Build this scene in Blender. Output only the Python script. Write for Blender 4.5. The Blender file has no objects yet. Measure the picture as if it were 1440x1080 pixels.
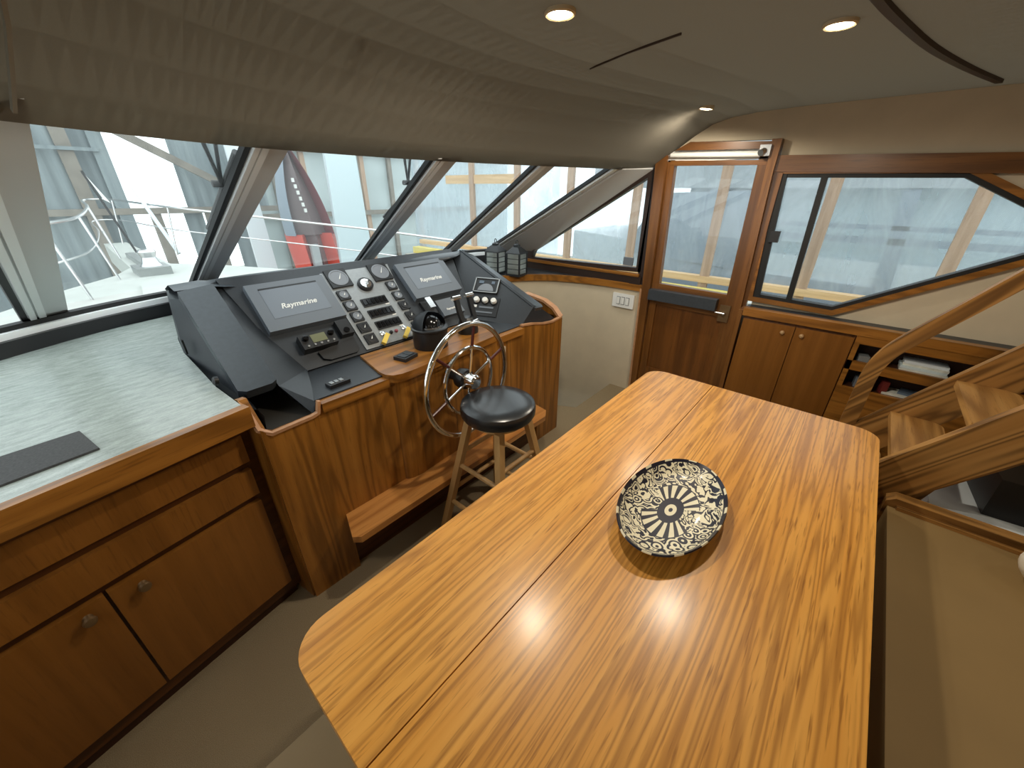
import bpy, bmesh, math, random
from mathutils import Vector, Matrix
random.seed(7)
sc = bpy.context.scene
COL = sc.collection
PI = math.pi
MW = {}

# ---------------------------------------------------------------- materials
def lin(c):
    return c / 12.92 if c <= 0.04045 else ((c + 0.055) / 1.055) ** 2.4
def rgb(r, g, b):
    return (lin(r / 255), lin(g / 255), lin(b / 255), 1)

class NT:
    def __init__(s, name):
        s.m = bpy.data.materials.new(name); s.m.use_nodes = True
        s.t = s.m.node_tree; s.t.nodes.clear()
        s.out = s.n('ShaderNodeOutputMaterial')
    def n(s, typ, **kw):
        nd = s.t.nodes.new(typ)
        for k, v in kw.items():
            if k.startswith('i_'):
                nd.inputs[k[2:].replace('_', ' ')].default_value = v
            else:
                setattr(nd, k, v)
        return nd
    def l(s, a, ao, b, bi):
        s.t.links.new(a.outputs[ao], b.inputs[bi])
    def math(s, op, a, b=None, c=None):
        nd = s.t.nodes.new('ShaderNodeMath'); nd.operation = op
        for i, v in enumerate((a, b, c)):
            if v is None: continue
            if isinstance(v, (int, float)): nd.inputs[i].default_value = v
            else: s.t.links.new(v, nd.inputs[i])
        return nd.outputs[0]
    def ramp(s, fac, stops):
        r = s.t.nodes.new('ShaderNodeValToRGB')
        e = r.color_ramp.elements
        while len(e) < len(stops): e.new(0.5)
        for el, (p, c) in zip(e, stops): el.position = p; el.color = c
        s.t.links.new(fac, r.inputs[0])
        return r.outputs[0]
    def mix(s, fac, a, b, mode='MIX'):
        m = s.t.nodes.new('ShaderNodeMix'); m.data_type = 'RGBA'; m.blend_type = mode
        for sock, v in ((m.inputs[0], fac), (m.inputs[6], a), (m.inputs[7], b)):
            if isinstance(v, (int, float, tuple)): sock.default_value = v
            else: s.t.links.new(v, sock)
        return m.outputs[2]
    def bsdf(s, col, rough=0.5, metal=0.0, coat=0.0, spec=0.5, **kw):
        b = s.n('ShaderNodeBsdfPrincipled')
        for nm, v in (('Base Color', col), ('Roughness', rough), ('Metallic', metal), ('Coat Weight', coat), ('Specular IOR Level', spec)):
            if isinstance(v, (int, float, tuple)): b.inputs[nm].default_value = v
            else: s.t.links.new(v, b.inputs[nm])
        for k, v in kw.items(): b.inputs[k.replace('_', ' ')].default_value = v
        s.l(b, 0, s.out, 0)
        return b
    def bump(s, b, h, strength=0.2, dist=0.002):
        n = s.n('ShaderNodeBump'); n.inputs['Strength'].default_value = strength
        n.inputs['Distance'].default_value = dist
        s.t.links.new(h, n.inputs['Height']); s.l(n, 0, b, 'Normal')
    def coord(s, scale=(1, 1, 1), rot=(0, 0, 0), loc=(0, 0, 0), kind='Object'):
        tc = s.n('ShaderNodeTexCoord'); mp = s.n('ShaderNodeMapping')
        mp.inputs['Scale'].default_value = scale; mp.inputs['Rotation'].default_value = rot
        mp.inputs['Location'].default_value = loc
        s.l(tc, kind, mp, 0)
        return mp.outputs[0]
    def noise(s, vec, scale=1, detail=3, rough=0.5, dist=0.0):
        n = s.n('ShaderNodeTexNoise'); n.inputs['Scale'].default_value = scale
        n.inputs['Detail'].default_value = detail; n.inputs['Roughness'].default_value = rough
        n.inputs['Distortion'].default_value = dist
        s.t.links.new(vec, n.inputs['Vector'])
        return n.outputs['Fac']

def plain(name, col, rough=0.5, metal=0.0, coat=0.0, spec=0.5, noise=0.0, nscale=40, bump=0.0, **kw):
    t = NT(name)
    v = t.coord()
    f = t.noise(v, nscale, 4)
    if noise:
        d = tuple(c * (1 - noise) for c in col[:3]) + (1,)
        e = tuple(min(1, c * (1 + noise)) for c in col[:3]) + (1,)
        c = t.ramp(f, [(0.3, d), (0.7, e)])
    else: c = col
    b = t.bsdf(c, rough, metal, coat, spec, **kw)
    if bump: t.bump(b, f, bump, 0.001)
    return t.m

def oak(name, axis, dark, mid, light, rough=0.35, coat=0.25, freq=9.0, grain=0.55, across=9.0, off=0.0, along=0.7, pore=0.5):
    t = NT(name)
    def sc3(al, ac): 
        s = [ac, ac, ac]; s[axis] = al; return tuple(s)
    v = t.coord(sc3(along, across), loc=(off, off * 1.7, off * 0.6))
    f = t.noise(v, 0.55, 2.5, 0.5, 0.25)
    ring = t.math('SINE', t.math('MULTIPLY', f, freq * 2 * PI))
    ring = t.math('POWER', t.math('MULTIPLY_ADD', ring, 0.5, 0.5), 1.7)
    v2 = t.coord(sc3(9.0, 150))
    p = t.noise(v2, 1.0, 2, 0.6)
    v3 = t.coord(sc3(0.9, 26), loc=(3.1, 1.2, 5.3))
    st = t.noise(v3, 1.0, 3, 0.6)
    base = t.ramp(st, [(0.3, mid), (0.72, light)])
    c = t.mix(t.math('MULTIPLY', ring, grain), base, dark)
    pf = t.math('MULTIPLY', t.math('SMOOTH_MIN', t.math('MAXIMUM', t.math('MULTIPLY_ADD', p, 5.0, -2.75), 0.0), 1.0, 0.1), pore)
    c = t.mix(pf, c, dark)
    b = t.bsdf(c, rough, 0, coat, 0.4)
    b.inputs['Coat Roughness'].default_value = 0.22
    t.bump(b, p, 0.05, 0.0006)
    return t.m

TD, TM, TL = rgb(142, 88, 24), rgb(208, 142, 54), rgb(224, 162, 74)
OD, OM, OL = rgb(82, 48, 12), rgb(142, 90, 32), rgb(164, 110, 46)
DD, DM, DL = rgb(78, 44, 12), rgb(122, 76, 26), rgb(140, 90, 36)
SD, SM, SL = rgb(66, 40, 14), rgb(154, 108, 54), rgb(178, 132, 74)
PDk, PM, PL = rgb(160, 118, 66), rgb(196, 152, 96), rgb(208, 168, 112)
M = {}
M['table'] = oak('table_oak', 0, TD, TM, TL, 0.4, 0.35, freq=12, grain=0.62, across=24, off=1.3, along=0.7, pore=0.95)
M['table_leaf'] = oak('table_leaf_oak', 0, TD, TM, TL, 0.4, 0.35, freq=10, grain=0.5, across=21, off=4.3, along=0.9, pore=0.95)
M['oak_x'] = oak('oak_grain_across', 0, OD, OM, OL, off=0.4)
M['oak_y'] = oak('oak_grain_fore_aft', 1, OD, OM, OL, off=2.1)
M['oak_z'] = oak('oak_grain_upright', 2, OD, OM, OL, off=5.2, freq=8, across=14, along=1.0)
M['frame_z'] = oak('door_frame_oak', 2, rgb(66, 38, 14), rgb(112, 70, 30), rgb(130, 86, 40), off=1.1, freq=6, across=9)
M['frame_y'] = oak('header_oak', 1, rgb(66, 38, 14), rgb(112, 70, 30), rgb(130, 86, 40), off=6.6, freq=6, across=9)
M['stair_x'] = oak('tread_oak', 0, rgb(110, 70, 30), rgb(178, 128, 68), rgb(196, 150, 88), 0.45, 0.1, freq=8, grain=0.6, across=9, off=2.8)
M['drawer'] = oak('drawer_oak', 2, DD, DM, DL, off=7.7, freq=6, across=5, along=1.6, grain=0.3)
M['doorwood'] = oak('cabinet_door_oak', 2, DD, DM, DL, off=9.2, freq=2, across=3, grain=0.18, pore=0.2)
M['step'] = oak('step_oak', 0, rgb(140, 84, 36), rgb(190, 126, 62), rgb(206, 146, 80), off=3.3)
M['trim'] = plain('pale_oak_edging', rgb(186, 138, 100), 0.35, noise=0.12, nscale=30)
M['stair'] = oak('stair_oak', 1, SD, SM, SL, 0.45, 0.1, freq=9, grain=0.75, across=8, off=6.1)
for key, nm, rotx in (('stair_slope', 'stair_stringer_oak', math.radians(54.5)),):
    t = NT(nm)
    v0 = t.coord(rot=(rotx, 0, 0))
    def sep(vec, s3, loc):
        mp = t.n('ShaderNodeMapping'); mp.inputs['Scale'].default_value = s3; mp.inputs['Location'].default_value = loc
        t.t.links.new(vec, mp.inputs[0]); return mp.outputs[0]
    f = t.noise(sep(v0, (9, 0.8, 9), (2, 1, 3)), 0.6, 2.5, 0.5, 0.3)
    ring = t.math('POWER', t.math('MULTIPLY_ADD', t.math('SINE', t.math('MULTIPLY', f, 95)), 0.5, 0.5), 1.6)
    st = t.noise(sep(v0, (26, 0.9, 26), (0, 0, 0)), 1, 3)
    c = t.mix(t.math('MULTIPLY', ring, 0.7), t.ramp(st, [(0.3, SM), (0.7, SL)]), SD)
    t.bsdf(c, 0.45, 0, 0.1, 0.4)
    M[key] = t.m
M['stool'] = oak('beech', 2, PDk, PM, PL, 0.4, 0.1, grain=0.25, pore=0.15, off=1.9)
M['teak'] = oak('door_oak_dark', 2, rgb(64, 36, 12), rgb(104, 62, 24), rgb(122, 76, 32), off=8.4, freq=5, across=9, grain=0.45)
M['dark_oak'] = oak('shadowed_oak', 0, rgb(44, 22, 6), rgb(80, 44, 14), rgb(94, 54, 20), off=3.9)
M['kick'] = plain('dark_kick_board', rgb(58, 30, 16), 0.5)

# carpet
t = NT('carpet'); v = t.coord()
f1 = t.noise(v, 420, 3, 0.7); f2 = t.noise(v, 5, 3)
c = t.mix(t.math('MULTIPLY', f2, 0.5), t.ramp(f1, [(0.3, rgb(128, 112, 84)), (0.7, rgb(168, 150, 120))]), rgb(140, 124, 102))
b = t.bsdf(c, 0.95, 0, 0, 0.1); t.bump(b, f1, 0.8, 0.004); M['carpet'] = t.m
# worktop laminate
t = NT('speckled_laminate'); v = t.coord(scale=(1, 1, 1), rot=(0, 0, -0.18))
mp = t.n('ShaderNodeMapping'); mp.inputs['Scale'].default_value = (14, 46, 30); t.t.links.new(v, mp.inputs[0])
f1 = t.noise(mp.outputs[0], 1, 4, 0.65); f2 = t.noise(v, 240, 3, 0.7)
f = t.math('MULTIPLY_ADD', f1, 0.7, t.math('MULTIPLY', f2, 0.3))
c = t.ramp(f, [(0.33, rgb(132, 140, 134)), (0.5, rgb(156, 164, 158)), (0.68, rgb(178, 186, 180))])
b = t.bsdf(c, 0.27, 0, 0.0, 0.8); t.bump(b, f2, 0.06, 0.0006); M['laminate'] = t.m
M['vinyl'] = plain('black_vinyl', rgb(42, 46, 51), 0.42, spec=0.5, noise=0.08, nscale=90, bump=0.12)
M['vinyl_soft'] = plain('padded_black_vinyl', rgb(56, 62, 68), 0.36, spec=0.5, noise=0.1, nscale=60, bump=0.1)
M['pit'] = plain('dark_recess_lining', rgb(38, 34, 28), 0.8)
M['black'] = plain('black_plastic', rgb(22, 22, 24), 0.4)
M['black_gloss'] = plain('black_gloss', rgb(14, 14, 16), 0.15)
M['gasket'] = plain('black_rubber', rgb(12, 13, 14), 0.6)
M['grey_plastic'] = plain('grey_instrument_plastic', rgb(102, 109, 117), 0.45)
M['screen'] = plain('switched_off_screen', rgb(106, 114, 124), 0.28, spec=0.6)
M['lcd'] = plain('olive_lcd', rgb(110, 112, 84), 0.3)
M['white'] = plain('white_plastic', rgb(228, 228, 224), 0.4)
M['silver'] = plain('brushed_silver_panel', rgb(150, 154, 156), 0.38, metal=0.35, noise=0.06, nscale=80)
M['dial'] = plain('gauge_dial', rgb(120, 125, 132), 0.3)
M['chrome'] = plain('chrome', (0.85, 0.84, 0.82, 1), 0.1, metal=1.0)
M['steel'] = plain('stainless_steel', (0.7, 0.7, 0.7, 1), 0.25, metal=1.0)
M['grip'] = plain('dark_red_grip', rgb(70, 22, 18), 0.3)
M['yellow'] = plain('yellow_float', rgb(226, 196, 88), 0.45)
M['red_small'] = plain('red_button', rgb(150, 70, 80), 0.4)
M['cream'] = plain('cream_wall_vinyl', rgb(204, 190, 164), 0.75, noise=0.04, nscale=8, bump=0.05)
M['ceiling'] = plain('headliner_vinyl', rgb(132, 125, 112), 0.8, noise=0.02, nscale=300)
M['leather'] = plain('beige_leather', rgb(146, 120, 78), 0.5, noise=0.05, nscale=5, bump=0.03)
M['cushion'] = plain('cream_cushion', rgb(226, 216, 196), 0.8)
M['frame_grey'] = plain('grey_painted_mullion', rgb(210, 212, 212), 0.5)
M['frame_silver'] = plain('silver_mullion_rib', rgb(240, 242, 242), 0.35, metal=0.0)
M['blacktrim'] = plain('black_ledge', rgb(34, 34, 36), 0.5)
M['brown_frame'] = plain('dark_brown_window_frame', rgb(42, 26, 16), 0.45)
M['knob'] = plain('pale_brass_knob', rgb(196, 160, 116), 0.3, metal=0.4)
M['knob_dark'] = plain('dull_brass_knob', rgb(120, 96, 66), 0.35, metal=0.5)
M['paper'] = plain('magazine_paper', rgb(214, 216, 206), 0.6, noise=0.15, nscale=30)
M['track'] = plain('dark_brown_track', rgb(62, 44, 30), 0.6)
M['rubber'] = plain('ribbed_rubber', rgb(66, 66, 66), 0.8, noise=0.25, nscale=160, bump=0.5)
t = NT('frosted_lantern_pane'); a1 = t.n('ShaderNodeBsdfTranslucent'); a1.inputs[0].default_value = (0.95, 0.97, 0.93, 1)
a2 = t.n('ShaderNodeBsdfTransparent'); a3 = t.n('ShaderNodeMixShader'); a3.inputs[0].default_value = 0.5
t.l(a1, 0, a3, 1); t.l(a2, 0, a3, 2); t.l(a3, 0, t.out, 0); M['lantern_glass'] = t.m
M['lantern_metal'] = plain('black_lantern_metal', rgb(30, 32, 34), 0.45)
M['seat_black'] = plain('black_stool_vinyl', rgb(32, 36, 40), 0.27, spec=0.8)
M['mag_blue'] = plain('blue_cover', rgb(90, 104, 120), 0.5)
M['mag_red'] = plain('dark_red_cover', rgb(110, 40, 36), 0.5)
# exterior
M['deck'] = plain('white_gelcoat_deck', rgb(190, 194, 188), 0.5, noise=0.05, nscale=6)
M['hull_red'] = plain('red_hull', rgb(206, 84, 70), 0.4)
M['hull_dark'] = plain('charcoal_hull', rgb(112, 98, 98), 0.35)
M['hull_maroon'] = plain('maroon_band', rgb(126, 70, 74), 0.4)
M['hull_white'] = plain('white_hull', rgb(220, 228, 232), 0.4)
M['hull_blue'] = plain('blue_grey_stripe', rgb(136, 148, 160), 0.45)
M['canopy'] = plain('grey_canopy', rgb(164, 168, 170), 0.7)
M['pine'] = oak('raw_pine', 2, rgb(132, 106, 84), rgb(172, 144, 120), rgb(190, 164, 142), 0.7, 0, grain=0.3, off=2.2)
M['pine_y'] = oak('raw_pine_long', 1, rgb(170, 136, 96), rgb(206, 172, 130), rgb(222, 192, 150), 0.7, 0, grain=0.3, off=2.9)
M['yellow_rope'] = plain('yellow_dock_edge', rgb(212, 196, 110), 0.7)
M['rust_beam'] = plain('weathered_beam', rgb(128, 122, 112), 0.8, noise=0.2, nscale=5)
M['panel_white'] = plain('pale_wrapped_panel', rgb(206, 222, 226), 0.6)
M['shed_pale'] = plain('pale_shed_panel', rgb(176, 188, 188), 0.8, noise=0.15, nscale=1.2)
M['windlass'] = plain('galvanised_winch', rgb(150, 154, 152), 0.4, metal=0.5)
M['water'] = plain('dock_concrete', rgb(160, 160, 150), 0.7, noise=0.2, nscale=3)
t = NT('corrugated_shed_sheet'); v = t.coord()
f = t.noise(v, 0.9, 4); f2 = t.noise(t.coord(scale=(12, 12, 0.5)), 1.0, 3)
c = t.ramp(t.math('MULTIPLY_ADD', f, 0.5, t.math('MULTIPLY', f2, 0.5)), [(0.35, rgb(104, 116, 120)), (0.65, rgb(140, 152, 154))])
t.bsdf(c, 0.6, 0.1); M['corrugated'] = t.m
# glass
def glass(name, tint=(0.96, 1, 0.99, 1), refl=0.05, film=0.05):
    t = NT(name)
    tr = t.n('ShaderNodeBsdfTransparent'); tr.inputs[0].default_value = tint
    gl = t.n('ShaderNodeBsdfGlossy'); gl.inputs['Roughness'].default_value = 0.02
    mx = t.n('ShaderNodeMixShader'); mx.inputs[0].default_value = refl
    t.l(tr, 0, mx, 1); t.l(gl, 0, mx, 2)
    fl = t.n('ShaderNodeBsdfTranslucent'); fl.inputs[0].default_value = (0.9, 0.95, 0.95, 1)
    mh = t.n('ShaderNodeMixShader'); mh.inputs[0].default_value = film
    t.l(mx, 0, mh, 1); t.l(fl, 0, mh, 2); t.l(mh, 0, t.out, 0)
    return t.m
M['glass'] = glass('window_glass')
# cloudy plastic sheeting
t = NT('cloudy_plastic_sheet'); v = t.coord()
f = t.noise(v, 1.1, 4, 0.55, 0.8); f2 = t.noise(t.coord(scale=(1, 2.2, 0.8)), 1.6, 3, 0.6, 1.5)
tr = t.n('ShaderNodeBsdfTransparent'); tr.inputs[0].default_value = (0.93, 0.97, 1, 1)
df = t.n('ShaderNodeBsdfDiffuse'); df.inputs[0].default_value = rgb(198, 208, 214)
tl = t.n('ShaderNodeBsdfTranslucent'); tl.inputs[0].default_value = rgb(198, 208, 214)
m1 = t.n('ShaderNodeMixShader'); m1.inputs[0].default_value = 0.5
t.l(df, 0, m1, 1); t.l(tl, 0, m1, 2)
m2 = t.n('ShaderNodeMixShader')
fac = t.math('MULTIPLY_ADD', t.math('POWER', f2, 1.5), 0.85, 0.14)
t.t.links.new(fac, m2.inputs[0]); t.l(tr, 0, m2, 1); t.l(m1, 0, m2, 2); t.l(m2, 0, t.out, 0)
M['plastic'] = t.m
# lamp
t = NT('lamp_lens'); em = t.n('ShaderNodeEmission'); em.inputs[0].default_value = (1, 0.83, 0.55, 1); em.inputs[1].default_value = 28
t.l(em, 0, t.out, 0); M['lamp'] = t.m
# painted platter
t = NT('blue_and_cream_glaze'); v = t.coord()
sp = t.n('ShaderNodeSeparateXYZ'); t.t.links.new(v, sp.inputs[0])
X, Y = sp.outputs[0], sp.outputs[1]
u = t.math('MULTIPLY', X, 1 / 0.234); w = t.math('MULTIPLY', Y, 1 / 0.135)
r = t.math('SQRT', t.math('ADD', t.math('POWER', t.math('ABSOLUTE', u), 2), t.math('POWER', t.math('ABSOLUTE', w), 2)))
ang = t.math('ARCTAN2', t.math('MULTIPLY', Y, 1.35), X)
nv = t.noise(v, 22, 1.5, 0.4, 1.4)
swirl = t.math('GREATER_THAN', t.math('SINE', t.math('MULTIPLY', nv, 40)), -0.12)
vo = t.n('ShaderNodeTexVoronoi'); vo.feature = 'F1'; vo.inputs['Scale'].default_value = 32
t.t.links.new(v, vo.inputs['Vector'])
ringlet = t.math('GREATER_THAN', t.math('SINE', t.math('MULTIPLY', vo.outputs['Distance'], 21)), 0.0)
zone = t.math('GREATER_THAN', t.noise(v, 9, 1), 0.5)
body = t.math('ADD', t.math('MULTIPLY', zone, swirl), t.math('MULTIPLY', t.math('SUBTRACT', 1.0, zone), ringlet))
# petals: stripes in angle, two fans
pet = t.math('GREATER_THAN', t.math('SINE', t.math('ADD', t.math('MULTIPLY', ang, 19), t.math('MULTIPLY', r, 3))), -0.1)
fan = t.math('MULTIPLY', t.math('LESS_THAN', r, 0.56), t.math('GREATER_THAN', t.math('ABSOLUTE', t.math('COSINE', ang)), 0.5))
c1 = t.math('ADD', t.math('MULTIPLY', fan, pet), t.math('MULTIPLY', t.math('SUBTRACT', 1.0, fan), body))
edge_f = t.math('MULTIPLY', t.math('GREATER_THAN', r, 0.54), t.math('LESS_THAN', r, 0.585))
c1 = t.math('MULTIPLY', c1, t.math('SUBTRACT', 1.0, t.math('MULTIPLY', edge_f, fan)))
eye = t.math('SQRT', t.math('ADD', t.math('POWER', t.math('ABSOLUTE', t.math('MULTIPLY', X, 1 / 0.062)), 2), t.math('POWER', t.math('ABSOLUTE', t.math('MULTIPLY', Y, 1 / 0.034)), 2)))
ein = t.math('LESS_THAN', eye, 1.0)
ecore = t.math('MULTIPLY', t.math('LESS_THAN', eye, 0.45), t.math('GREATER_THAN', eye, 0.16))
c1 = t.math('ADD', t.math('MULTIPLY', t.math('SUBTRACT', 1.0, ein), c1), ecore)
rim = t.math('GREATER_THAN', r, 0.955)
dash_ = t.math('GREATER_THAN', t.math('SINE', t.math('MULTIPLY', ang, 14)), 0.55)
c1 = t.math('ADD', t.math('MULTIPLY', t.math('SUBTRACT', 1.0, rim), c1), t.math('MULTIPLY', t.math('MULTIPLY', rim, dash_), t.math('GREATER_THAN', r, 0.98)))
c = t.mix(c1, rgb(22, 20, 38), rgb(226, 216, 186))
t.bsdf(c, 0.38, 0, 0.1, 0.4); M['platter'] = t.m

# ---------------------------------------------------------------- mesh helpers
class B:
    def __init__(s): s.bm = bmesh.new()
    def _fin(s, verts, faces, bev=0, seg=2):
        if bev > 0:
            fs = set(faces); es = set(e for f in faces for e in f.edges)
            es = [e for e in es if len(e.link_faces) == 2 and e.calc_face_angle(0) > 0.5]
            bmesh.ops.bevel(s.bm, geom=es, offset=bev, segments=seg, affect='EDGES', profile=0.5, clamp_overlap=True)
        return s
    def box(s, x0, x1, y0, y1, z0, z1, bev=0, seg=2, mat=None):
        vs = [s.bm.verts.new((x, y, z)) for x in (x0, x1) for y in (y0, y1) for z in (z0, z1)]
        if mat is not None:
            for v in vs: v.co = mat @ v.co
        q = [(0, 1, 3, 2), (4, 6, 7, 5), (0, 4, 5, 1), (2, 3, 7, 6), (0, 2, 6, 4), (1, 5, 7, 3)]
        fs = [s.bm.faces.new([vs[i] for i in f]) for f in q]
        return s._fin(vs, fs, bev, seg)
    def prism(s, pts, vec, bev=0, seg=2):
        vec = Vector(vec); n = len(pts)
        a = [s.bm.verts.new(Vector(p)) for p in pts]; b = [s.bm.verts.new(Vector(p) + vec) for p in pts]
        fs = [s.bm.faces.new(a), s.bm.faces.new(list(reversed(b)))]
        for i in range(n):
            fs.append(s.bm.faces.new([a[i], b[i], b[(i + 1) % n], a[(i + 1) % n]]))
        return s._fin(a + b, fs, bev, seg)
    def face(s, pts):
        s.bm.faces.new([s.bm.verts.new(Vector(p)) for p in pts]); return s
    def strip(s, rows, closed=False):
        R = [[s.bm.verts.new(Vector(p)) for p in row] for row in rows]
        for i in range(len(R) - 1):
            m = len(R[i])
            for j in range(m if closed else m - 1):
                k = (j + 1) % m
                s.bm.faces.new([R[i][j], R[i][k], R[i + 1][k], R[i + 1][j]])
        return R
    def sweep(s, path, prof, closed=False, up=(0, 0, 1), caps=True):
        """prof: list of (side, up) offsets swept along path."""
        P = [Vector(p) for p in path]; n = len(P); rows = []
        upv = Vector(up)
        for i in range(n):
            a = P[(i - 1) % n] if (closed or i > 0) else P[i]
            c = P[(i + 1) % n] if (closed or i < n - 1) else P[i]
            d1 = (P[i] - a); d2 = (c - P[i])
            if d1.length < 1e-9: d1 = d2
            if d2.length < 1e-9: d2 = d1
            d1.normalize(); d2.normalize(); tg = (d1 + d2).normalized()
            sd = tg.cross(upv).normalized(); uu = sd.cross(tg).normalized()
            k = 1 / max(0.4, tg.dot(d1))
            rows.append([P[i] + sd * (o[0] * k) + uu * o[1] for o in prof])
        if closed: rows.append(rows[0])
        R = [[s.bm.verts.new(p) for p in row] for row in (rows[:-1] if closed else rows)]
        if closed: R.append(R[0])
        m = len(prof)
        for i in range(len(R) - 1):
            for j in range(m):
                k = (j + 1) % m
                s.bm.faces.new([R[i][j], R[i + 1][j], R[i + 1][k], R[i][k]])
        if caps and not closed:
            s.bm.faces.new(list(reversed(R[0]))); s.bm.faces.new(R[-1])
        return s
    def tube(s, path, r, n=10, closed=False, up=(0, 0, 1), r2=None):
        P = [Vector(p) for p in path]
        d = (P[1] - P[0]).normalized(); u = Vector(up)
        if abs(d.dot(u)) > 0.95: u = Vector((1, 0, 0))
        m = len(P); T = []
        for i in range(m):
            a = P[(i - 1) % m] if (closed or i) else P[i]
            c = P[(i + 1) % m] if (closed or i < m - 1) else P[i]
            T.append((c - a).normalized())
        sd = T[0].cross(u).normalized(); rows = []
        for i in range(m):
            sd = (sd - T[i] * sd.dot(T[i])).normalized(); nn = sd.cross(T[i])
            ri = r if r2 is None else r + (r2 - r) * i / (m - 1)
            rows.append([P[i] + (sd * math.cos(2 * PI * k / n) + nn * math.sin(2 * PI * k / n)) * ri for k in range(n)])
        R = [[s.bm.verts.new(p) for p in row] for row in rows]
        cnt = m if closed else m - 1
        for i in range(cnt):
            for j in range(n):
                k = (j + 1) % n; q = (i + 1) % m
                s.bm.faces.new([R[i][j], R[i][k], R[q][k], R[q][j]])
        if not closed:
            s.bm.faces.new(list(reversed(R[0]))); s.bm.faces.new(R[-1])
        return s
    def lathe(s, prof, n=32, mat=None, sx=1, sy=1):
        rows = []
        for r, z in prof:
            rows.append([Vector((r * sx * math.cos(2 * PI * k / n), r * sy * math.sin(2 * PI * k / n), z)) for k in range(n)])
        if mat is not None: rows = [[mat @ p for p in row] for row in rows]
        R = [[s.bm.verts.new(p) for p in row] for row in rows]
        for i in range(len(R) - 1):
            for j in range(n):
                k = (j + 1) % n
                s.bm.faces.new([R[i][j], R[i][k], R[i + 1][k], R[i + 1][j]])
        if prof[0][0] > 1e-6: s.bm.faces.new(list(reversed(R[0])))
        if prof[-1][0] > 1e-6: s.bm.faces.new(R[-1])
        bmesh.ops.remove_doubles(s.bm, verts=[v for row in (R[0], R[-1]) for v in row], dist=1e-7)
        return s
    def rod(s, p0, p1, r0, r1=None, n=12):
        return s.tube([p0, p1], r0, n, r2=r1 if r1 is not None else r0)

def frame(o, x, z):
    """matrix with local x along x, local z along z, origin o"""
    X = Vector(x).normalized(); Z = Vector(z).normalized(); Y = Z.cross(X).normalized(); X = Y.cross(Z)
    m = Matrix(((X[0], Y[0], Z[0]), (X[1], Y[1], Z[1]), (X[2], Y[2], Z[2]))).to_4x4()
    m.translation = Vector(o); return m

def top(o):
    while o.parent: o = o.parent
    return o
def thing(name, label, cat, loc=(0, 0, 0), rotz=0, group=None, kind=None):
    o = bpy.data.objects.new(name, None); COL.objects.link(o)
    o.location = loc; o.rotation_euler = (0, 0, rotz); o.empty_display_size = 0.1
    MW[o] = Matrix.Translation(loc) @ Matrix.Rotation(rotz, 4, 'Z')
    if label: o['label'] = label
    if cat: o['category'] = cat
    if group: o['group'] = group
    if kind: o['kind'] = kind
    return o
def obj(name, b, mat, parent=None, loc=None, sharp=35, local=False, label=None, kind=None):
    """link a bmesh builder as ONE mesh object; geometry is given in world coordinates unless local"""
    bm = b.bm if isinstance(b, B) else b
    bmesh.ops.recalc_face_normals(bm, faces=bm.faces)
    if parent is not None:
        mw = MW[parent]
    else:
        mw = Matrix.Translation(loc) if loc else Matrix.Identity(4)
    if not local: bm.transform(mw.inverted())
    me = bpy.data.meshes.new(name); bm.to_mesh(me); bm.free()
    me.materials.append(M[mat] if isinstance(mat, str) else mat)
    me.polygons.foreach_set('use_smooth', [True] * len(me.polygons))
    me.set_sharp_from_angle(angle=math.radians(sharp))
    o = bpy.data.objects.new(name, me); COL.objects.link(o)
    if parent is not None: o.parent = parent
    elif loc: o.location = loc
    MW[o] = mw
    if label: o['label'] = label
    if kind: o['kind'] = kind
    return o
def tag(o, label, cat, group=None, kind=None):
    o['label'] = label; o['category'] = cat
    if group: o['group'] = group
    if kind: o['kind'] = kind
    return o
def text(body, parent, mat4, size, mat, name='lettering', shear=0.0):
    cu = bpy.data.curves.new(name, 'FONT'); cu.body = body; cu.size = size; cu.extrude = 0.0006
    cu.align_x = 'CENTER'; cu.align_y = 'CENTER'; cu.shear = shear; cu.offset = 0.0006
    cu.materials.append(M[mat])
    o = bpy.data.objects.new(name, cu); COL.objects.link(o); o.parent = parent
    dg = bpy.context.evaluated_depsgraph_get()
    me = bpy.data.meshes.new_from_object(o.evaluated_get(dg)); bpy.data.objects.remove(o)
    if not me.materials: me.materials.append(M[mat])
    o = bpy.data.objects.new(name, me); COL.objects.link(o); o.parent = parent
    o.matrix_local = MW[parent].inverted() @ mat4; MW[o] = mat4
    return o
def struct(name, b, mat, label=None, **kw):
    o = obj(name, b, mat, **kw); o['kind'] = 'structure'
    if label: o['label'] = label
    o['category'] = name.split('_')[0]
    return o

# ---------------------------------------------------------------- camera
cd = bpy.data.cameras.new('camera'); cam = bpy.data.objects.new('camera', cd); COL.objects.link(cam)
cd.sensor_fit = 'HORIZONTAL'; cd.sensor_width = 36; cd.lens = 545 / 1440 * 36; cd.clip_start = 0.02
cam.matrix_world = Matrix(((0.6576261, 0.3369657, -0.6737819, 0), (-0.7533332, 0.2990541, -0.5857097, 0),
                           (0.0041331, 0.8927602, 0.4505132, 1.6), (0, 0, 0, 1)))
sc.camera = cam

# ---------------------------------------------------------------- room shell
b = B(); b.prism([(-0.72, -2.4, -0.2), (3.0, -2.4, -0.2), (3.0, 1.41, -0.2), (2.42, 1.41, -0.2), (2.35, 1.54, -0.2), (2.1, 1.54, -0.2), (2.1, 2.2, -0.2), (-0.72, 2.2, -0.2)], (0, 0, 0.2))
struct('floor', b, 'carpet', 'beige brown carpeted cabin floor')
b = B(); b.box(2.1, 3.0, 1.2, 2.9, -0.92, -0.9)
struct('floor_companionway', b, 'carpet', 'carpeted lower landing of the stairwell beside the helm')

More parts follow.
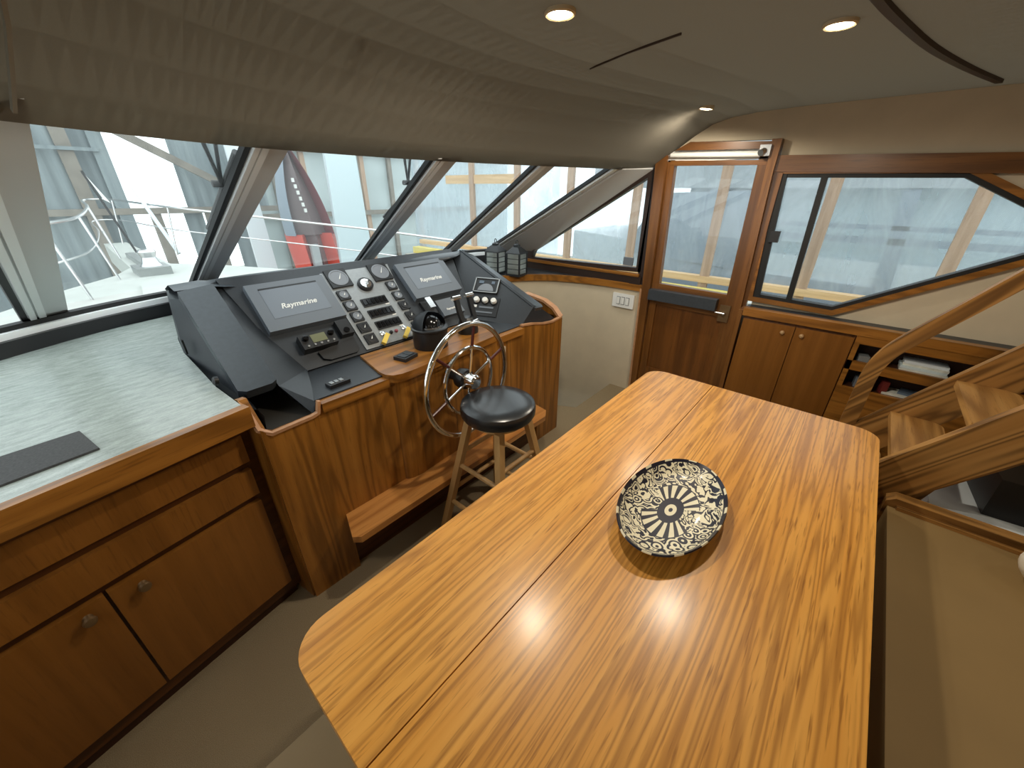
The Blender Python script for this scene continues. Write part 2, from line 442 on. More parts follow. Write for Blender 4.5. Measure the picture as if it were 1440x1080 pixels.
# starboard wall (x = 3)
def wall(pts, t=0.05):
    return [(3.0, y, z) for y, z in pts], (t, 0, 0)
b = B()
up = [(-2.4, 1.42), (-0.76, 1.42), (-0.262, 1.686), (0.535, 1.695), (0.545, 1.86), (1.07, 1.875), (1.24, 1.79), (1.0, 2.04), (-2.4, 2.05)]
b.prism(*wall(up))
lo = [(-2.4, 0.0), (0.50, 0.0), (0.475, 0.958), (0.052, 0.930), (-0.76, 1.42), (-2.4, 1.42)]
b.prism(*wall(lo))
b.prism(*wall([(0.5, 0), (1.2, 0), (1.2, 0.1), (0.5, 0.1)]))
struct('wall_starboard', b, 'cream', 'cream vinyl side wall with sliding window and oak door')
# curved cream side of the companionway
curve = [(3.0, 1.19), (2.995, 1.45), (2.96, 1.72), (2.86, 2.01), (2.68, 2.2), (2.4, 2.36), (2.1, 2.46)]
def smooth(pts, k=6):
    out = []
    n = len(pts)
    for i in range(n - 1):
        p0 = Vector(pts[max(0, i - 1)]); p1 = Vector(pts[i]); p2 = Vector(pts[i + 1]); p3 = Vector(pts[min(n - 1, i + 2)])
        for j in range(k):
            t_ = j / k
            out.append(0.5 * ((2 * p1) + (-p0 + p2) * t_ + (2 * p0 - 5 * p1 + 4 * p2 - p3) * t_ ** 2 + (-p0 + 3 * p1 - 3 * p2 + p3) * t_ ** 3))
    out.append(Vector(pts[-1])); return out
cs = smooth([(x, y, 0) for x, y in curve])
b = B(); b.strip([[(p.x, p.y, -0.92) for p in cs], [(p.x, p.y, 0.9) for p in cs]])
struct('wall_companionway', b, 'cream', 'curved cream wall beside the helm below the ledge')
b = B(); b.sweep([(p.x - 0.012, p.y - 0.004, 0.9) for p in cs], [(-0.012, -0.024), (0.012, -0.024), (0.014, 0), (0.012, 0.028), (-0.012, 0.028)])
struct('trim_1', b, 'oak_y', 'curved oak edge strip under the black ledge')
b = B()
led = [(p.x, p.y, 0.905) for p in cs] + [(1.93, 2.5, 0.905), (1.93, 3.1, 0.905), (2.45, 3.02, 0.905), (3.05, 2.85, 0.905), (3.05, 1.19, 0.905)]
b.prism(led, (0, 0, 0.02))
struct('trim_2', b, 'blacktrim', 'black ledge below the side window')
b = B(); b.prism([(-0.77, -2.4, 0), (-0.77, 2.5, 0), (-0.77, 2.5, 0.96), (-0.77, 0.6, 0.96), (-0.77, 0.6, 2.05), (-0.77, -2.4, 2.05)], (0.05, 0, 0))
struct('wall_port', b, 'cream', 'cream port side wall out of view')
b = B(); b.box(-0.77, 3.05, -2.45, -2.4, 0, 2.05)
struct('wall_aft', b, 'cream', 'cream aft wall behind the camera')

# ceiling
topc = [(-0.80, 0.60), (-0.42, 1.05), (0.0, 1.29), (0.28, 1.44), (0.53, 1.53), (0.95, 1.59), (1.36, 1.585), (1.72, 1.525), (2.0, 1.465), (2.52, 1.345), (3.03, 1.335)]
tc = smooth([(x, y, 0) for x, y in topc], 8)
rows = []
for d, z in ((-0.03, 1.75), (-0.012, 1.715), (0.0, 1.710), (0.08, 1.765), (0.18, 1.835), (0.28, 1.905), (0.38, 1.962), (0.48, 1.988), (0.62, 2.003), (0.85, 2.01)):
    rows.append([(p.x, p.y - d, z) for p in tc])
rows.append([(p.x, -2.4, 2.02) for p in tc])
b = B(); R_ = b.strip(rows)
bmesh.ops.solidify(b.bm, geom=b.bm.faces[:], thickness=-0.03)
struct('ceiling', b, 'ceiling', 'beige grey headliner sloping down to the windshield', sharp=60)
b = B()
b.sweep(smooth([(1.40, 0.17, 2.006), (1.485, 0.159, 2.006), (1.69, 0.12, 2.005), (2.07, 0.035, 2.004), (2.47, -0.081, 2.005), (2.85, -0.208, 2.006)], 5), [(-0.011, -0.006), (0.011, -0.006), (0.011, 0.01), (-0.011, 0.01)])
struct('trim_3', b, 'track', 'curved dark brown joint strip in the ceiling')
b = B(); b.sweep([(1.44, 0.60, 2.0075), (1.50, 0.80, 2.006), (1.557, 0.976, 1.999)], [(-0.0025, -0.003), (0.0025, -0.003), (0.0025, 0.004), (-0.0025, 0.004)])
struct('trim_4', b, 'track', 'thin seam in the ceiling between the lamps')
b = B(); b.sweep([(0.755, 1.20, 1.965), (0.768, 1.25, 1.945), (0.76, 1.31, 1.905)], [(-0.004, -0.002), (0.004, -0.002), (0.003, 0.006), (-0.003, 0.006)])
struct('trim_5', b, 'ceiling', 'short raised seam end in the ceiling above the helm')

b = B(); b.sweep([(0.048, 1.278, 1.724), (0.06, 1.22, 1.762), (0.08, 1.13, 1.828), (0.10, 0.95, 1.948)], [(-0.003, -0.003), (0.003, -0.003), (0.003, 0.006), (-0.003, 0.006)])
struct('trim_13', b, 'ceiling', 'raised seam in the headliner above the left mullion')

# ---------------------------------------------------------------- windshield (window_1)
W1 = thing('window_1', 'raked windshield of grey framed panes above the helm', 'windshield', (1.1, 2.3, 1.05), kind='structure')
mull = [  # top point, bottom point, width
    ((-0.38, 1.06, 1.71), (-0.66, 2.36, 1.05), 0.13),
    ((-0.005, 1.275, 1.71), (-0.10, 2.765, 1.05), 0.155),
    ((0.59, 1.545, 1.71), (0.565, 3.00, 1.05), 0.145),
    ((1.355, 1.582, 1.71), (1.70, 3.08, 1.05), 0.155),
    ((1.99, 1.468, 1.71), (2.50, 2.95, 1.05), 0.15),
    ((2.57, 1.335, 1.71), (2.955, 2.80, 1.05), 0.12),
]
def mframe(T, Bt):
    T, Bt = Vector(T), Vector(Bt)
    d = (Bt - T).normalized()
    wx = Vector((1, 0, 0)) if True else None
    return T, Bt, d
dirs = []
for i, (T, Bt, w) in enumerate(mull):
    # horizontal direction of the window line at this mullion
    a = Vector(mull[max(0, i - 1)][1]); c_ = Vector(mull[min(len(mull) - 1, i + 1)][1])
    a2 = Vector(mull[max(0, i - 1)][0]); c2 = Vector(mull[min(len(mull) - 1, i + 1)][0])
    hv = ((c_ - a).normalized() + (c2 - a2).normalized()); hv.z = 0
    if i == 5: hv = Vector((1.0, -0.35, 0))
    dirs.append(hv.normalized())
for i, (T, Bt, w) in enumerate(mull):
    T, Bt = Vector(T), Vector(Bt)
    d = (Bt - T).normalized(); T2 = T - d * 0.02; B2 = Bt + d * 0.05
    s = dirs[i]; s = (s - d * s.dot(d)).normalized(); n = s.cross(d).normalized()
    if n.z > 0: n = -n                     # n points into the cabin
    def bar(f0, f1, n0, n1, bev=0.004):
        q = B(); n0 -= 0.04; n1 -= 0.04
        x0, x1 = (f0 - 0.5) * w, (f1 - 0.5) * w
        q.prism([T2 + s * x0 + n * n0, T2 + s * x1 + n * n0, T2 + s * x1 + n * n1, T2 + s * x0 + n * n1], B2 - T2, bev)
        return q
    obj('mullion', bar(0.08, 1.0, 0.0, 0.022, 0.006), 'frame_grey', W1)
    obj('gasket', bar(0.0, 0.13, 0.004, 0.026), 'gasket', W1)
    obj('mullion_rib', bar(0.155, 0.285, 0.0, 0.036, 0.012), 'frame_silver', W1)
    obj('mullion_rib', bar(0.335, 0.49, 0.0, 0.034, 0.012), 'frame_silver', W1)
    obj('gasket', bar(0.985, 1.02, 0.0, 0.012, 0.001), 'gasket', W1)
for i in range(5):
    T0, B0, w0 = mull[i]; T1, B1_, w1 = mull[i + 1]
    q = [Vector(T0) + dirs[i] * w0 * 0.45, Vector(T1) - dirs[i + 1] * w1 * 0.45, Vector(B1_) - dirs[i + 1] * w1 * 0.45, Vector(B0) + dirs[i] * w0 * 0.45]
    ext = [q[0] + (q[0] - q[3]) * 0.05, q[1] + (q[1] - q[2]) * 0.05, q[2], q[3]]
    g = B(); g.face([p_ + Vector((0, 0.024, 0.046)) for p_ in ext]); obj('glass_pane', g, 'glass', W1, sharp=180)
# sill
bc = [(m[1][0], m[1][1]) for m in mull]
bs = smooth([(x, y, 0) for x, y in [(-0.78, 2.05)] + bc + [(3.06, 2.6)]], 4)
g = B(); g.sweep([(p.x, p.y, 1.055) for p in bs], [(-0.03, -0.012), (0.02, -0.012), (0.02, 0.008), (-0.03, 0.008)])
obj('gasket', g, 'gasket', W1)
g = B(); g.sweep([(p.x, p.y - 0.02, 1.03) for p in bs], [(-0.025, -0.02), (0.025, -0.02), (0.025, 0.012), (-0.025, 0.012)])
obj('lower_frame', g, 'frame_silver', W1)
g = B(); g.sweep([(p.x, p.y - 0.035, 0.985) for p in bs], [(-0.04, -0.06), (0.04, -0.06), (0.04, 0.03), (-0.04, 0.03)])
obj('sill', g, 'blacktrim', W1)

b = B(); b.strip([[(p.x, p.y + 0.02, -0.92) for p in bs], [(p.x, p.y + 0.02, 1.04) for p in bs]])
bmesh.ops.solidify(b.bm, geom=b.bm.faces[:], thickness=0.03)
struct('wall_bow', b, 'blacktrim', 'black front wall below the windshield sill')

# side triangle window (window_2)
W2 = thing('window_2', 'dark framed triangular side window beside the oak door', 'window', (3.0, 1.8, 1.0), kind='structure')
tri = [(1.285, 1.735), (2.42, 1.04), (2.44, 0.975), (1.275, 1.02)]
tri_in = [(1.325, 1.672), (2.33, 1.085), (2.36, 1.025), (1.315, 1.05)]
g = B()
A = [g.bm.verts.new((2.985, y, z)) for y, z in tri]; A2 = [g.bm.verts.new((2.985, y, z)) for y, z in tri_in]
C1 = [g.bm.verts.new((3.04, y, z)) for y, z in tri]; C2 = [g.bm.verts.new((3.04, y, z)) for y, z in tri_in]
for i in range(4):
    k = (i + 1) % 4
    g.bm.faces.new([A[i], A[k], A2[k], A2[i]]); g.bm.faces.new([A2[i], A2[k], C2[k], C2[i]])
    g.bm.faces.new([A[i], C1[i], C1[k], A[k]]); g.bm.faces.new([C1[i], C2[i], C2[k], C1[k]])
obj('window_frame', g, 'brown_frame', W2)
g = B(); g.face([(3.015, y, z) for y, z in tri_in]); obj('glass_pane', g, 'glass', W2, sharp=180)
g = B(); g.box(2.975, 3.04, 1.26, 2.45, 0.925, 0.985, 0.004); obj('lower_rail', g, 'brown_frame', W2)
g = B(); g.prism([(2.99, 2.38, 0.96), (2.99, 2.38, 1.075), (2.99, 2.95, 1.06), (2.99, 2.95, 0.92)], (0.04, 0, 0)); obj('front_filler', g, 'brown_frame', W2)
g = B(); g.box(2.965, 3.0, 1.28, 2.42, 0.985, 1.008, 0.004); obj('oak_bead', g, 'oak_y', W2)
g = B(); g.box(2.985, 3.0, 1.35, 1.43, 1.06, 1.12, 0.003); obj('vent_clip', g, 'grey_plastic', W2)
# beam from wall corner to mullion
g = B(); g.prism([(2.60, 1.33, 1.712), (3.01, 1.29, 1.725), (3.01, 2.36, 1.06), (2.985, 2.86, 1.02)], (0.0, 0.03, 0.05), 0.004)
struct('trim_6', g, 'frame_grey', 'grey sloping beam between windshield and side window')
g = B(); g.prism([(2.985, 0.95, 1.985), (2.985, 1.33, 1.745), (3.02, 1.33, 1.745), (3.02, 0.95, 1.985)], (0, 0.0, 0.03))
struct('trim_7', g, 'ceiling', 'headliner edge strip running down to the side window')

# sliding window (window_3)
W3 = thing('window_3', 'black framed pointed sliding window in the cream wall', 'window', (3.0, 0, 1.3), kind='structure')
o3 = [(0.519, 1.686), (-0.257, 1.676), (-0.745, 1.42), (0.048, 0.953), (0.478, 0.965)]
ctr = (0.05, 1.35)
def inset(pts, d):
    n = len(pts); out = []
    for i in range(n):
        p0, p1, p2 = Vector(pts[i - 1]), Vector(pts[i]), Vector(pts[(i + 1) % n])
        e1 = (p1 - p0).normalized(); e2 = (p2 - p1).normalized()
        n1 = Vector((e1.y, -e1.x)); n2 = Vector((e2.y, -e2.x))
        c_ = Vector(ctr)
        if n1.dot(c_ - p1) < 0: n1 = -n1
        if n2.dot(c_ - p1) < 0: n2 = -n2
        bis = (n1 + n2).normalized(); out.append(tuple(p1 + bis * (d / max(0.3, bis.dot(n1)))))
    return out
def ring(x0, x1, outer, inner):
    g = B()
    n = len(outer)
    A = [g.bm.verts.new((x0, y, z)) for y, z in outer]; A2 = [g.bm.verts.new((x0, y, z)) for y, z in inner]
    C1 = [g.bm.verts.new((x1, y, z)) for y, z in outer]; C2 = [g.bm.verts.new((x1, y, z)) for y, z in inner]
    for i in range(n):
        k = (i + 1) % n
        g.bm.faces.new([A[i], A[k], A2[k], A2[i]]); g.bm.faces.new([A2[i], A2[k], C2[k], C2[i]])
        g.bm.faces.new([A[i], C1[i], C1[k], A[k]]); g.bm.faces.new([C1[i], C2[i], C2[k], C1[k]])
    return g
obj('window_frame', ring(2.98, 3.04, o3, inset(o3, 0.022)), 'gasket', W3)
obj('oak_surround', ring(2.972, 3.0, inset(o3, -0.028), inset(o3, 0.002)), 'oak_y', W3)
g = B(); g.face([(3.02, y, z) for y, z in inset(o3, 0.015)]); obj('glass_pane', g, 'glass', W3, sharp=180)
g = B(); g.prism([(2.978, 0.312, 1.68), (2.978, 0.282, 1.68), (2.978, 0.262, 0.965), (2.978, 0.292, 0.965)], (0.035, 0, 0)); obj('sliding_stile', g, 'gasket', W3)
g = B(); g.prism([(2.976, 0.505, 1.68), (2.976, 0.478, 1.68), (2.976, 0.438, 0.965), (2.976, 0.47, 0.965)], (0.03, 0, 0)); obj('sliding_stile', g, 'gasket', W3)
g = B(); g.box(2.955, 2.98, 0.425, 0.475, 1.31, 1.375, 0.004); obj('latch', g, 'black', W3)
# header board
b = B(); b.prism([(2.962, 0.548, 1.694), (2.962, 0.553, 1.778), (2.962, -2.3, 1.70), (2.962, -2.3, 1.64), (2.962, -0.3, 1.672)], (0.036, 0, 0), 0.004)
struct('trim_8', b, 'frame_y', 'oak header board above the sliding window')

# door (door_1)
D1 = thing('door_1', 'oak side door with glass upper half and black bolster', 'door', (3.0, 0.88, 0), kind='structure')
def dpoly(pts, x0, x1, bev=0.004):
    g = B(); g.prism([(x0, y, z) for y, z in pts], (x1 - x0, 0, 0), bev); return g
obj('stile', dpoly([(1.197, 1.775), (1.150, 1.775), (1.114, 0.93), (1.10, 0.11), (1.155, 0.11), (1.166, 0.913)], 2.985, 3.035), 'frame_z', D1)
obj('stile', dpoly([(0.648, 1.775), (0.592, 1.775), (0.556, 0.93), (0.53, 0.11), (0.60, 0.11), (0.634, 0.93)], 2.985, 3.035), 'frame_z', D1)
obj('top_rail', dpoly([(1.18, 1.772), (0.60, 1.757), (0.60, 1.732), (1.18, 1.742)], 2.984, 3.034), 'frame_y', D1)
obj('middle_rail', dpoly([(1.16, 0.958), (0.60, 0.950), (0.60, 0.79), (1.16, 0.80)], 2.986, 3.034), 'frame_y', D1)
obj('bottom_rail', dpoly([(1.16, 0.27), (0.55, 0.27), (0.55, 0.11), (1.16, 0.11)], 2.986, 3.034), 'teak', D1)
obj('lower_panel', dpoly([(1.16, 0.80), (0.55, 0.80), (0.55, 0.26), (1.16, 0.26)], 3.0, 3.025), 'teak', D1)
g = B(); g.face([(3.01, 1.155, 1.75), (3.01, 0.64, 1.74), (3.01, 0.62, 0.95), (3.01, 1.11, 0.95)]); obj('glass_pane', g, 'glass', D1, sharp=180)
g = B(); g.box(2.93, 2.99, 0.675, 1.165, 0.838, 0.916, 0.022, 4); obj('bolster', g, 'vinyl_soft', D1, label='black padded bolster across the door')
g = B(); g.box(2.975, 2.99, 0.588, 0.655, 0.762, 0.878, 0.003); pl = obj('lock_plate', g, 'knob_dark', D1)
g = B(); g.rod((2.975, 0.62, 0.825), (2.95, 0.62, 0.825), 0.010); g.rod((2.952, 0.612, 0.825), (2.952, 0.675, 0.827), 0.007); obj('handle', g, 'steel', pl)
# frame of the door
obj('jamb', dpoly([(1.272, 1.78), (1.20, 1.83), (1.170, 0.913), (1.157, 0.0), (1.20, 0.0), (1.232, 0.93)], 2.955, 3.035), 'frame_z', D1)
obj('jamb', dpoly([(0.595, 1.86), (0.545, 1.86), (0.548, 1.69), (0.522, 0.9), (0.50, 0.0), (0.535, 0.0), (0.565, 0.93)], 2.945, 3.035), 'frame_z', D1)
obj('head_jamb', dpoly([(1.06, 1.872), (0.56, 1.848), (0.56, 1.812), (1.15, 1.828)], 2.955, 3.03), 'frame_y', D1)
g = B(); g.rod((2.965, 1.175, 1.802), (2.965, 0.64, 1.785), 0.014, n=14); g.box(2.985, 3.02, 0.6, 1.2, 1.765, 1.825); obj('roller_blind', g, 'white', D1, label='white rolled up blind')
g = B()
g.box(2.93, 2.96, 0.588, 0.645, 1.775, 1.832, 0.008); g.rod((2.93, 0.62, 1.80), (2.905, 0.63, 1.79), 0.018)
obj('blind_bracket', g, 'steel', D1)
# aft post between door and cabinet
b = B(); b.prism([(2.84, 0.488, 0.9), (2.84, 0.512, 0.9), (2.84, 0.505, 0.0), (2.84, 0.475, 0.0)], (0.16, 0, 0), 0.008, 3)
struct('trim_9', b, 'frame_z', 'rounded oak post between the door and the side cabinet')
b = B(); b.box(2.97, 3.0, 0.50, 0.548, 0.0, 1.69, 0.004)
struct('trim_10', b, 'frame_z', 'oak strip between door frame and sliding window')
b = B(); b.prism([(2.985, 1.232, 0.93), (2.985, 1.285, 1.74), (2.985, 1.30, 1.03), (2.985, 1.262, 0.93)], (0.03, 0, 0))
struct('trim_11', b, 'brown_frame', 'dark window post between the door and the side window')
b = B(); b.prism([(2.965, 1.20, 0.0), (2.965, 1.222, 0.0), (2.965, 1.25, 0.9), (2.965, 1.232, 0.9)], (0.035, 0, 0))
struct('trim_12', b, 'trim', 'pale corner strip between the cream wall and the door')

# ---------------------------------------------------------------- port cabinet, rotated with the hull
CA = math.radians(10.5)
PC = thing('cabinet', 'low oak cabinet with two drawers and two doors under the grey worktop', 'cabinet', (0.235, 1.43, 0), CA)
def lobj(name, b, mat, parent, **kw): return obj(name, b, mat, parent, local=True, **kw)
SL_ = -0.92
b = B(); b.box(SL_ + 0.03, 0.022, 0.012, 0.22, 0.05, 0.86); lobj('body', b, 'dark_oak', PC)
b = B(); b.box(SL_, 0.0, 0.03, 0.06, 0.0, 0.06); b.box(SL_, 0.0, 0.022, 0.05, 0.04, 0.075, 0.006); lobj('kick_board', b, 'kick', PC)
b = B(); b.box(SL_, 0.02, -0.058, -0.0235, 0.880, 0.955, 0.016, 4); b.box(SL_, 0.02, -0.04, 0.03, 0.875, 0.930); lobj('edge_moulding', b, 'oak_x', PC)
b = B(); b.box(SL_, 0.0, -0.020, 0.02, 0.852, 0.878, 0.006); lobj('bead', b, 'dark_oak', PC)
b = B(); b.box(-0.92, -0.014, -0.008, 0.014, 0.736, 0.846, 0.006, 3); lobj('drawer', b, 'drawer', PC)
b = B(); b.box(-0.92, -0.020, -0.008, 0.014, 0.594, 0.704, 0.006, 3); lobj('drawer', b, 'drawer', PC)
for x0, x1, kx in ((-0.92, -0.467, -0.515), (-0.459, -0.024, -0.392)):
    b = B(); b.box(x0, x1, -0.008, 0.014, 0.112, 0.564, 0.006, 3); d_ = lobj('door', b, 'doorwood', PC)
    b = B(); b.lathe([(0.012, 0), (0.008, 0.008), (0.008, 0.012), (0.016, 0.018), (0.013, 0.026), (0.0, 0.029)], 20, frame((kx, -0.008, 0.525), (1, 0, 0), (0, -1, 0)))
    lobj('knob', b, 'knob_dark', d_)
# worktop
b = B()
ca, sa = math.cos(CA), math.sin(CA)
def cp(s_, o_): return (0.235 + s_ * ca - o_ * sa, 1.43 + s_ * sa + o_ * ca)
wt = [cp(SL_, -0.020), cp(0.014, -0.020), (0.238, 1.63), (0.245, 2.12), (0.27, 2.35), (0.37, 2.86), (-0.06, 2.74), (-0.30, 2.62), (-0.70, 2.28), (-0.718, 1.3)]
b.prism([(x, y, 0.932) for x, y in wt], (0, 0, 0.02), 0.002, 1)
o = obj('worktop', b, 'laminate', None, loc=(-0.2, 2.0, 0.95)); tag(o, 'speckled grey green laminate worktop beneath the left windows', 'worktop')
# rubber strip
b = B(); q = [(-0.50, 1.47), (-0.263, 1.540), (-0.113, 1.555), (-0.086, 1.400), (-0.261, 1.372), (-0.50, 1.33)]
b.prism([(x * 1.02, y * 1.02, 0.9525) for x, y in q], (0, 0, 0.006), 0.001, 1)
o = obj('rubber_mat', b, 'rubber', None, loc=(-0.25, 1.48, 0.9525)); tag(o, 'dark grey ribbed rubber mat lying near the worktop front edge', 'mat')

# ---------------------------------------------------------------- helm console
HC = thing('helm_console', 'oak helm console with black padded dashboard and raised wings', 'console', (1.1, 1.5, 0))
th42 = math.radians(42); DV = Vector((0, math.cos(th42), math.sin(th42))); DNm = Vector((0, -math.sin(th42), math.cos(th42))); DO = Vector((0, 1.66, 0.9))
def dp(x, v, n=0.0): return Vector((x, 0, 0)) + DO + DV * v + DNm * n
def dframe(x, v, n=0.0): return frame(dp(x, v, n), (1, 0, 0), DNm)
# front panel (piers left and right, opening for the step)
out = [(0.268, 0), (0.478, 0), (0.478, 0.30), (1.83, 0.30), (1.83, 0), (2.075, 0), (2.06, 0.852), (1.95, 0.845), (1.86, 0.855), (1.75, 0.88), (1.66, 0.893), (1.65, 0.866), (0.478, 0.866), (0.462, 0.846), (0.44, 0.840), (0.31, 0.836), (0.268, 0.865)]
b = B(); b.prism([(x, 1.36, z) for x, z in out], (0, 0.03, 0), 0.006, 2); obj('front_panel', b, 'oak_z', HC)
b = B(); b.prism([(0.262, 1.372, 0), (0.262, 1.372, 0.86), (0.256, 1.455, 0.952), (0.25, 1.475, 0.952), (0.243, 1.475, 0)], (0.025, 0, 0), 0.006); obj('end_panel', b, 'oak_z', HC)
b = B(); b.prism([(2.035, 1.375, 0), (2.035, 1.375, 0.85), (2.035, 1.42, 0.90), (2.035, 1.50, 0.935), (2.035, 1.66, 0.955), (2.035, 1.66, 0.0)], (0.035, 0, 0), 0.006); obj('end_panel', b, 'oak_z', HC)
b = B(); b.sweep([(2.05, 1.37, 0.855), (2.05, 1.42, 0.905), (2.05, 1.50, 0.94), (2.05, 1.66, 0.96)], [(-0.022, -0.006), (0.022, -0.006), (0.022, 0.010), (-0.022, 0.010)]); obj('edging', b, 'trim', HC)
b = B(); b.sweep([(0.262, 1.46, 0.948), (0.268, 1.372, 0.862), (0.30, 1.362, 0.838), (0.44, 1.362, 0.843), (0.463, 1.362, 0.85), (0.474, 1.362, 0.895)], [(-0.008, -0.006), (0.008, -0.006), (0.008, 0.006), (-0.008, 0.006)]); obj('edging', b, 'trim', HC)
b = B(); b.sweep([(1.655, 1.365, 0.896), (1.75, 1.365, 0.884), (1.86, 1.365, 0.859), (1.95, 1.365, 0.849), (2.05, 1.367, 0.856)], [(-0.010, -0.004), (0.010, -0.004), (0.010, 0.006), (-0.010, 0.006)]); obj('edging', b, 'trim', HC)
for x0, x1 in ((0.479, 0.785), (1.44, 1.652)):
    b = B(); b.box(x0, x1, 1.348, 1.392, 0.846, 0.884, 0.006, 3); obj('rail', b, 'oak_x', HC)
b = B(); b.box(0.30, 2.03, 1.39, 2.2, 0.05, 0.80); obj('carcass', b, 'dark_oak', HC)  # dark box added in the hidden underside to stop light leaking through
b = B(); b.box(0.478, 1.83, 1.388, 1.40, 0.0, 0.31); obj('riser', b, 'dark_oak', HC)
b = B(); b.prism([(0.47, 1.36, 0.30), (0.425, 1.225, 0.30), (0.45, 1.20, 0.30), (1.70, 1.20, 0.30), (1.76, 1.24, 0.30), (1.78, 1.36, 0.30)], (0, 0, 0.032), 0.008, 3); obj('footrest', b, 'step', HC)
# pod
podb = [(0.775, 1.40), (0.775, 1.375), (0.785, 1.352), (0.81, 1.338), (0.85, 1.333), (1.38, 1.36), (1.42, 1.372), (1.44, 1.40), (1.44, 1.62), (0.80, 1.62)]
b = B(); b.prism([(x, y, 0.332) for x, y in podb], (0, 0, 0.55)); obj('pod_body', b, 'oak_z', HC, sharp=50)
podt = [(0.795, 1.63), (0.755, 1.40), (0.757, 1.36), (0.775, 1.33), (0.81, 1.317), (0.86, 1.314), (1.40, 1.348), (1.45, 1.362), (1.475, 1.395), (1.48, 1.63)]
b = B(); b.prism([(x, y, 0.866) for x, y in podt], (0, 0, 0.036), 0.011, 4); obj('pod_top', b, 'oak_x', HC, sharp=50)
# padded parts
b = B(); b.prism([dp(0.563, -0.005), dp(1.56, -0.005), dp(1.70, 0.44), dp(1.74, 0.52), dp(0.43, 0.52), dp(0.487, 0.21)], DNm * -0.02); obj('dash_panel', b, 'vinyl', HC)
b = B(); b.prism([(0.570, 1.67, 0.868), (0.470, 1.386, 0.868), (1.67, 1.386, 0.868), (1.56, 1.67, 0.868)], (0, 0, 0.022)); obj('shelf', b, 'vinyl', HC)
# left inner side, wing, outer side
b = B(); b.face([(0.47, 2.06, 1.25), (0.455, 2.03, 1.225), (0.488, 1.82, 1.045), (0.567, 1.665, 0.90), (0.405, 1.52, 0.93), (0.40, 1.98, 1.225), (0.40, 2.04, 1.235)])
b.face([(0.567, 1.665, 0.90), (0.472, 1.384, 0.885), (0.452, 1.376, 0.842), (0.405, 1.52, 0.93)])
b.face([(0.452, 1.376, 0.842), (0.448, 1.70, 0.835), (0.405, 1.52, 0.93)])
obj('inner_cheek', b, 'vinyl', HC, sharp=85)
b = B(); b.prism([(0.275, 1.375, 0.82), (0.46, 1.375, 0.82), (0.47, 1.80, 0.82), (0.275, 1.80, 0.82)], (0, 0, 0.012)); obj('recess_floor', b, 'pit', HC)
# left wing as a thick pad
wt0 = [(0.282, 1.99, 1.232), (0.405, 1.99, 1.244), (0.405, 1.525, 0.956), (0.385, 1.512, 0.952), (0.30, 1.512, 0.950), (0.278, 1.53, 0.955)]
b = B(); b.prism(wt0, (0.0, 0.022, -0.036), 0.012, 4); obj('wing_pad', b, 'vinyl_soft', HC)
b = B(); b.face([(0.296, 1.99, 1.20), (0.292, 1.53, 0.925), (0.30, 1.44, 0.90), (0.258, 1.45, 0.930), (0.238, 1.63, 0.930), (0.243, 2.12, 0.930), (0.27, 2.14, 1.18)])
b.face([(0.243, 2.12, 0.930), (0.27, 2.35, 0.930), (0.37, 2.9, 0.930), (0.37, 2.92, 1.09), (0.30, 2.3, 1.19), (0.27, 2.14, 1.18)])
b.face([(0.296, 1.99, 1.20), (0.27, 2.14, 1.18), (0.30, 2.3, 1.19), (0.33, 2.1, 1.21)])
b.face([(0.30, 1.385, 0.90), (0.29, 1.53, 0.935), (0.29, 1.80, 0.84), (0.29, 1.385, 0.82)])
obj('outer_cheek', b, 'vinyl', HC)
b = B(); b.box(0.236, 0.242, 1.98, 1.995, 0.985, 1.045); obj('vent_slot', b, 'gasket', HC)
b = B(); b.lathe([(0.016, 0), (0.016, 0.012), (0.010, 0.016), (0, 0.016)], 16, frame((0.245, 1.60, 0.985), (0, 1, 0), (-1, 0, 0.2))); obj('socket', b, 'black', HC)
# brow: lip over the dash, rolled edge, flat top going forward
lipx = [0.276, 0.395, 0.44, 0.50, 0.62, 0.90, 1.15, 1.40, 1.60, 1.70, 1.77]
lipy = [2.0, 2.0, 2.0, 2.018, 2.04, 2.05, 2.035, 1.995, 1.945, 1.955, 1.99]
bkx = [0.268, 0.36, 0.41, 0.48, 0.60, 0.90, 1.15, 1.40, 1.60, 1.74, 1.87]
bky = [2.14, 2.19, 2.21, 2.225, 2.235, 2.225, 2.205, 2.16, 2.10, 2.06, 2.03]
fwx = [0.37, 0.44, 0.48, 0.54, 0.65, 0.90, 1.15, 1.45, 1.70, 1.85, 1.95]
fwy = [2.88, 2.93, 2.95, 2.97, 3.00, 3.04, 3.05, 3.03, 2.98, 2.96, 2.95]
thk = [0.1, 0.1, 0.2, 0.55, 0.9, 1, 1, 1, 0.8, 0.5, 0.3]
rows = [[], [], [], [], [], [], []]
for i in range(11):
    x, y, x2, y2 = lipx[i], lipy[i], bkx[i], bky[i]
    h = 0.037 * thk[i]; k_ = 0.014 if i in (0, 1) else (0.006 if i == 2 else 0.0)
    rows[0].append((x, y + 0.03, 1.222 - h + k_)); rows[1].append((x, y + 0.002, 1.222 - h * 0.86 + k_)); rows[2].append((x, y - 0.004, 1.222 - h * 0.45 + k_))
    rows[3].append((x * 0.92 + x2 * 0.08, y * 0.92 + y2 * 0.08, 1.222 + k_)); rows[4].append((x * 0.5 + x2 * 0.5, (y + y2) / 2, 1.233 + k_))
    rows[5].append((x2, y2, 1.222)); rows[6].append((fwx[i], fwy[i], 1.075))
b = B(); b.strip(rows); obj('brow', b, 'vinyl_soft', HC, sharp=80)
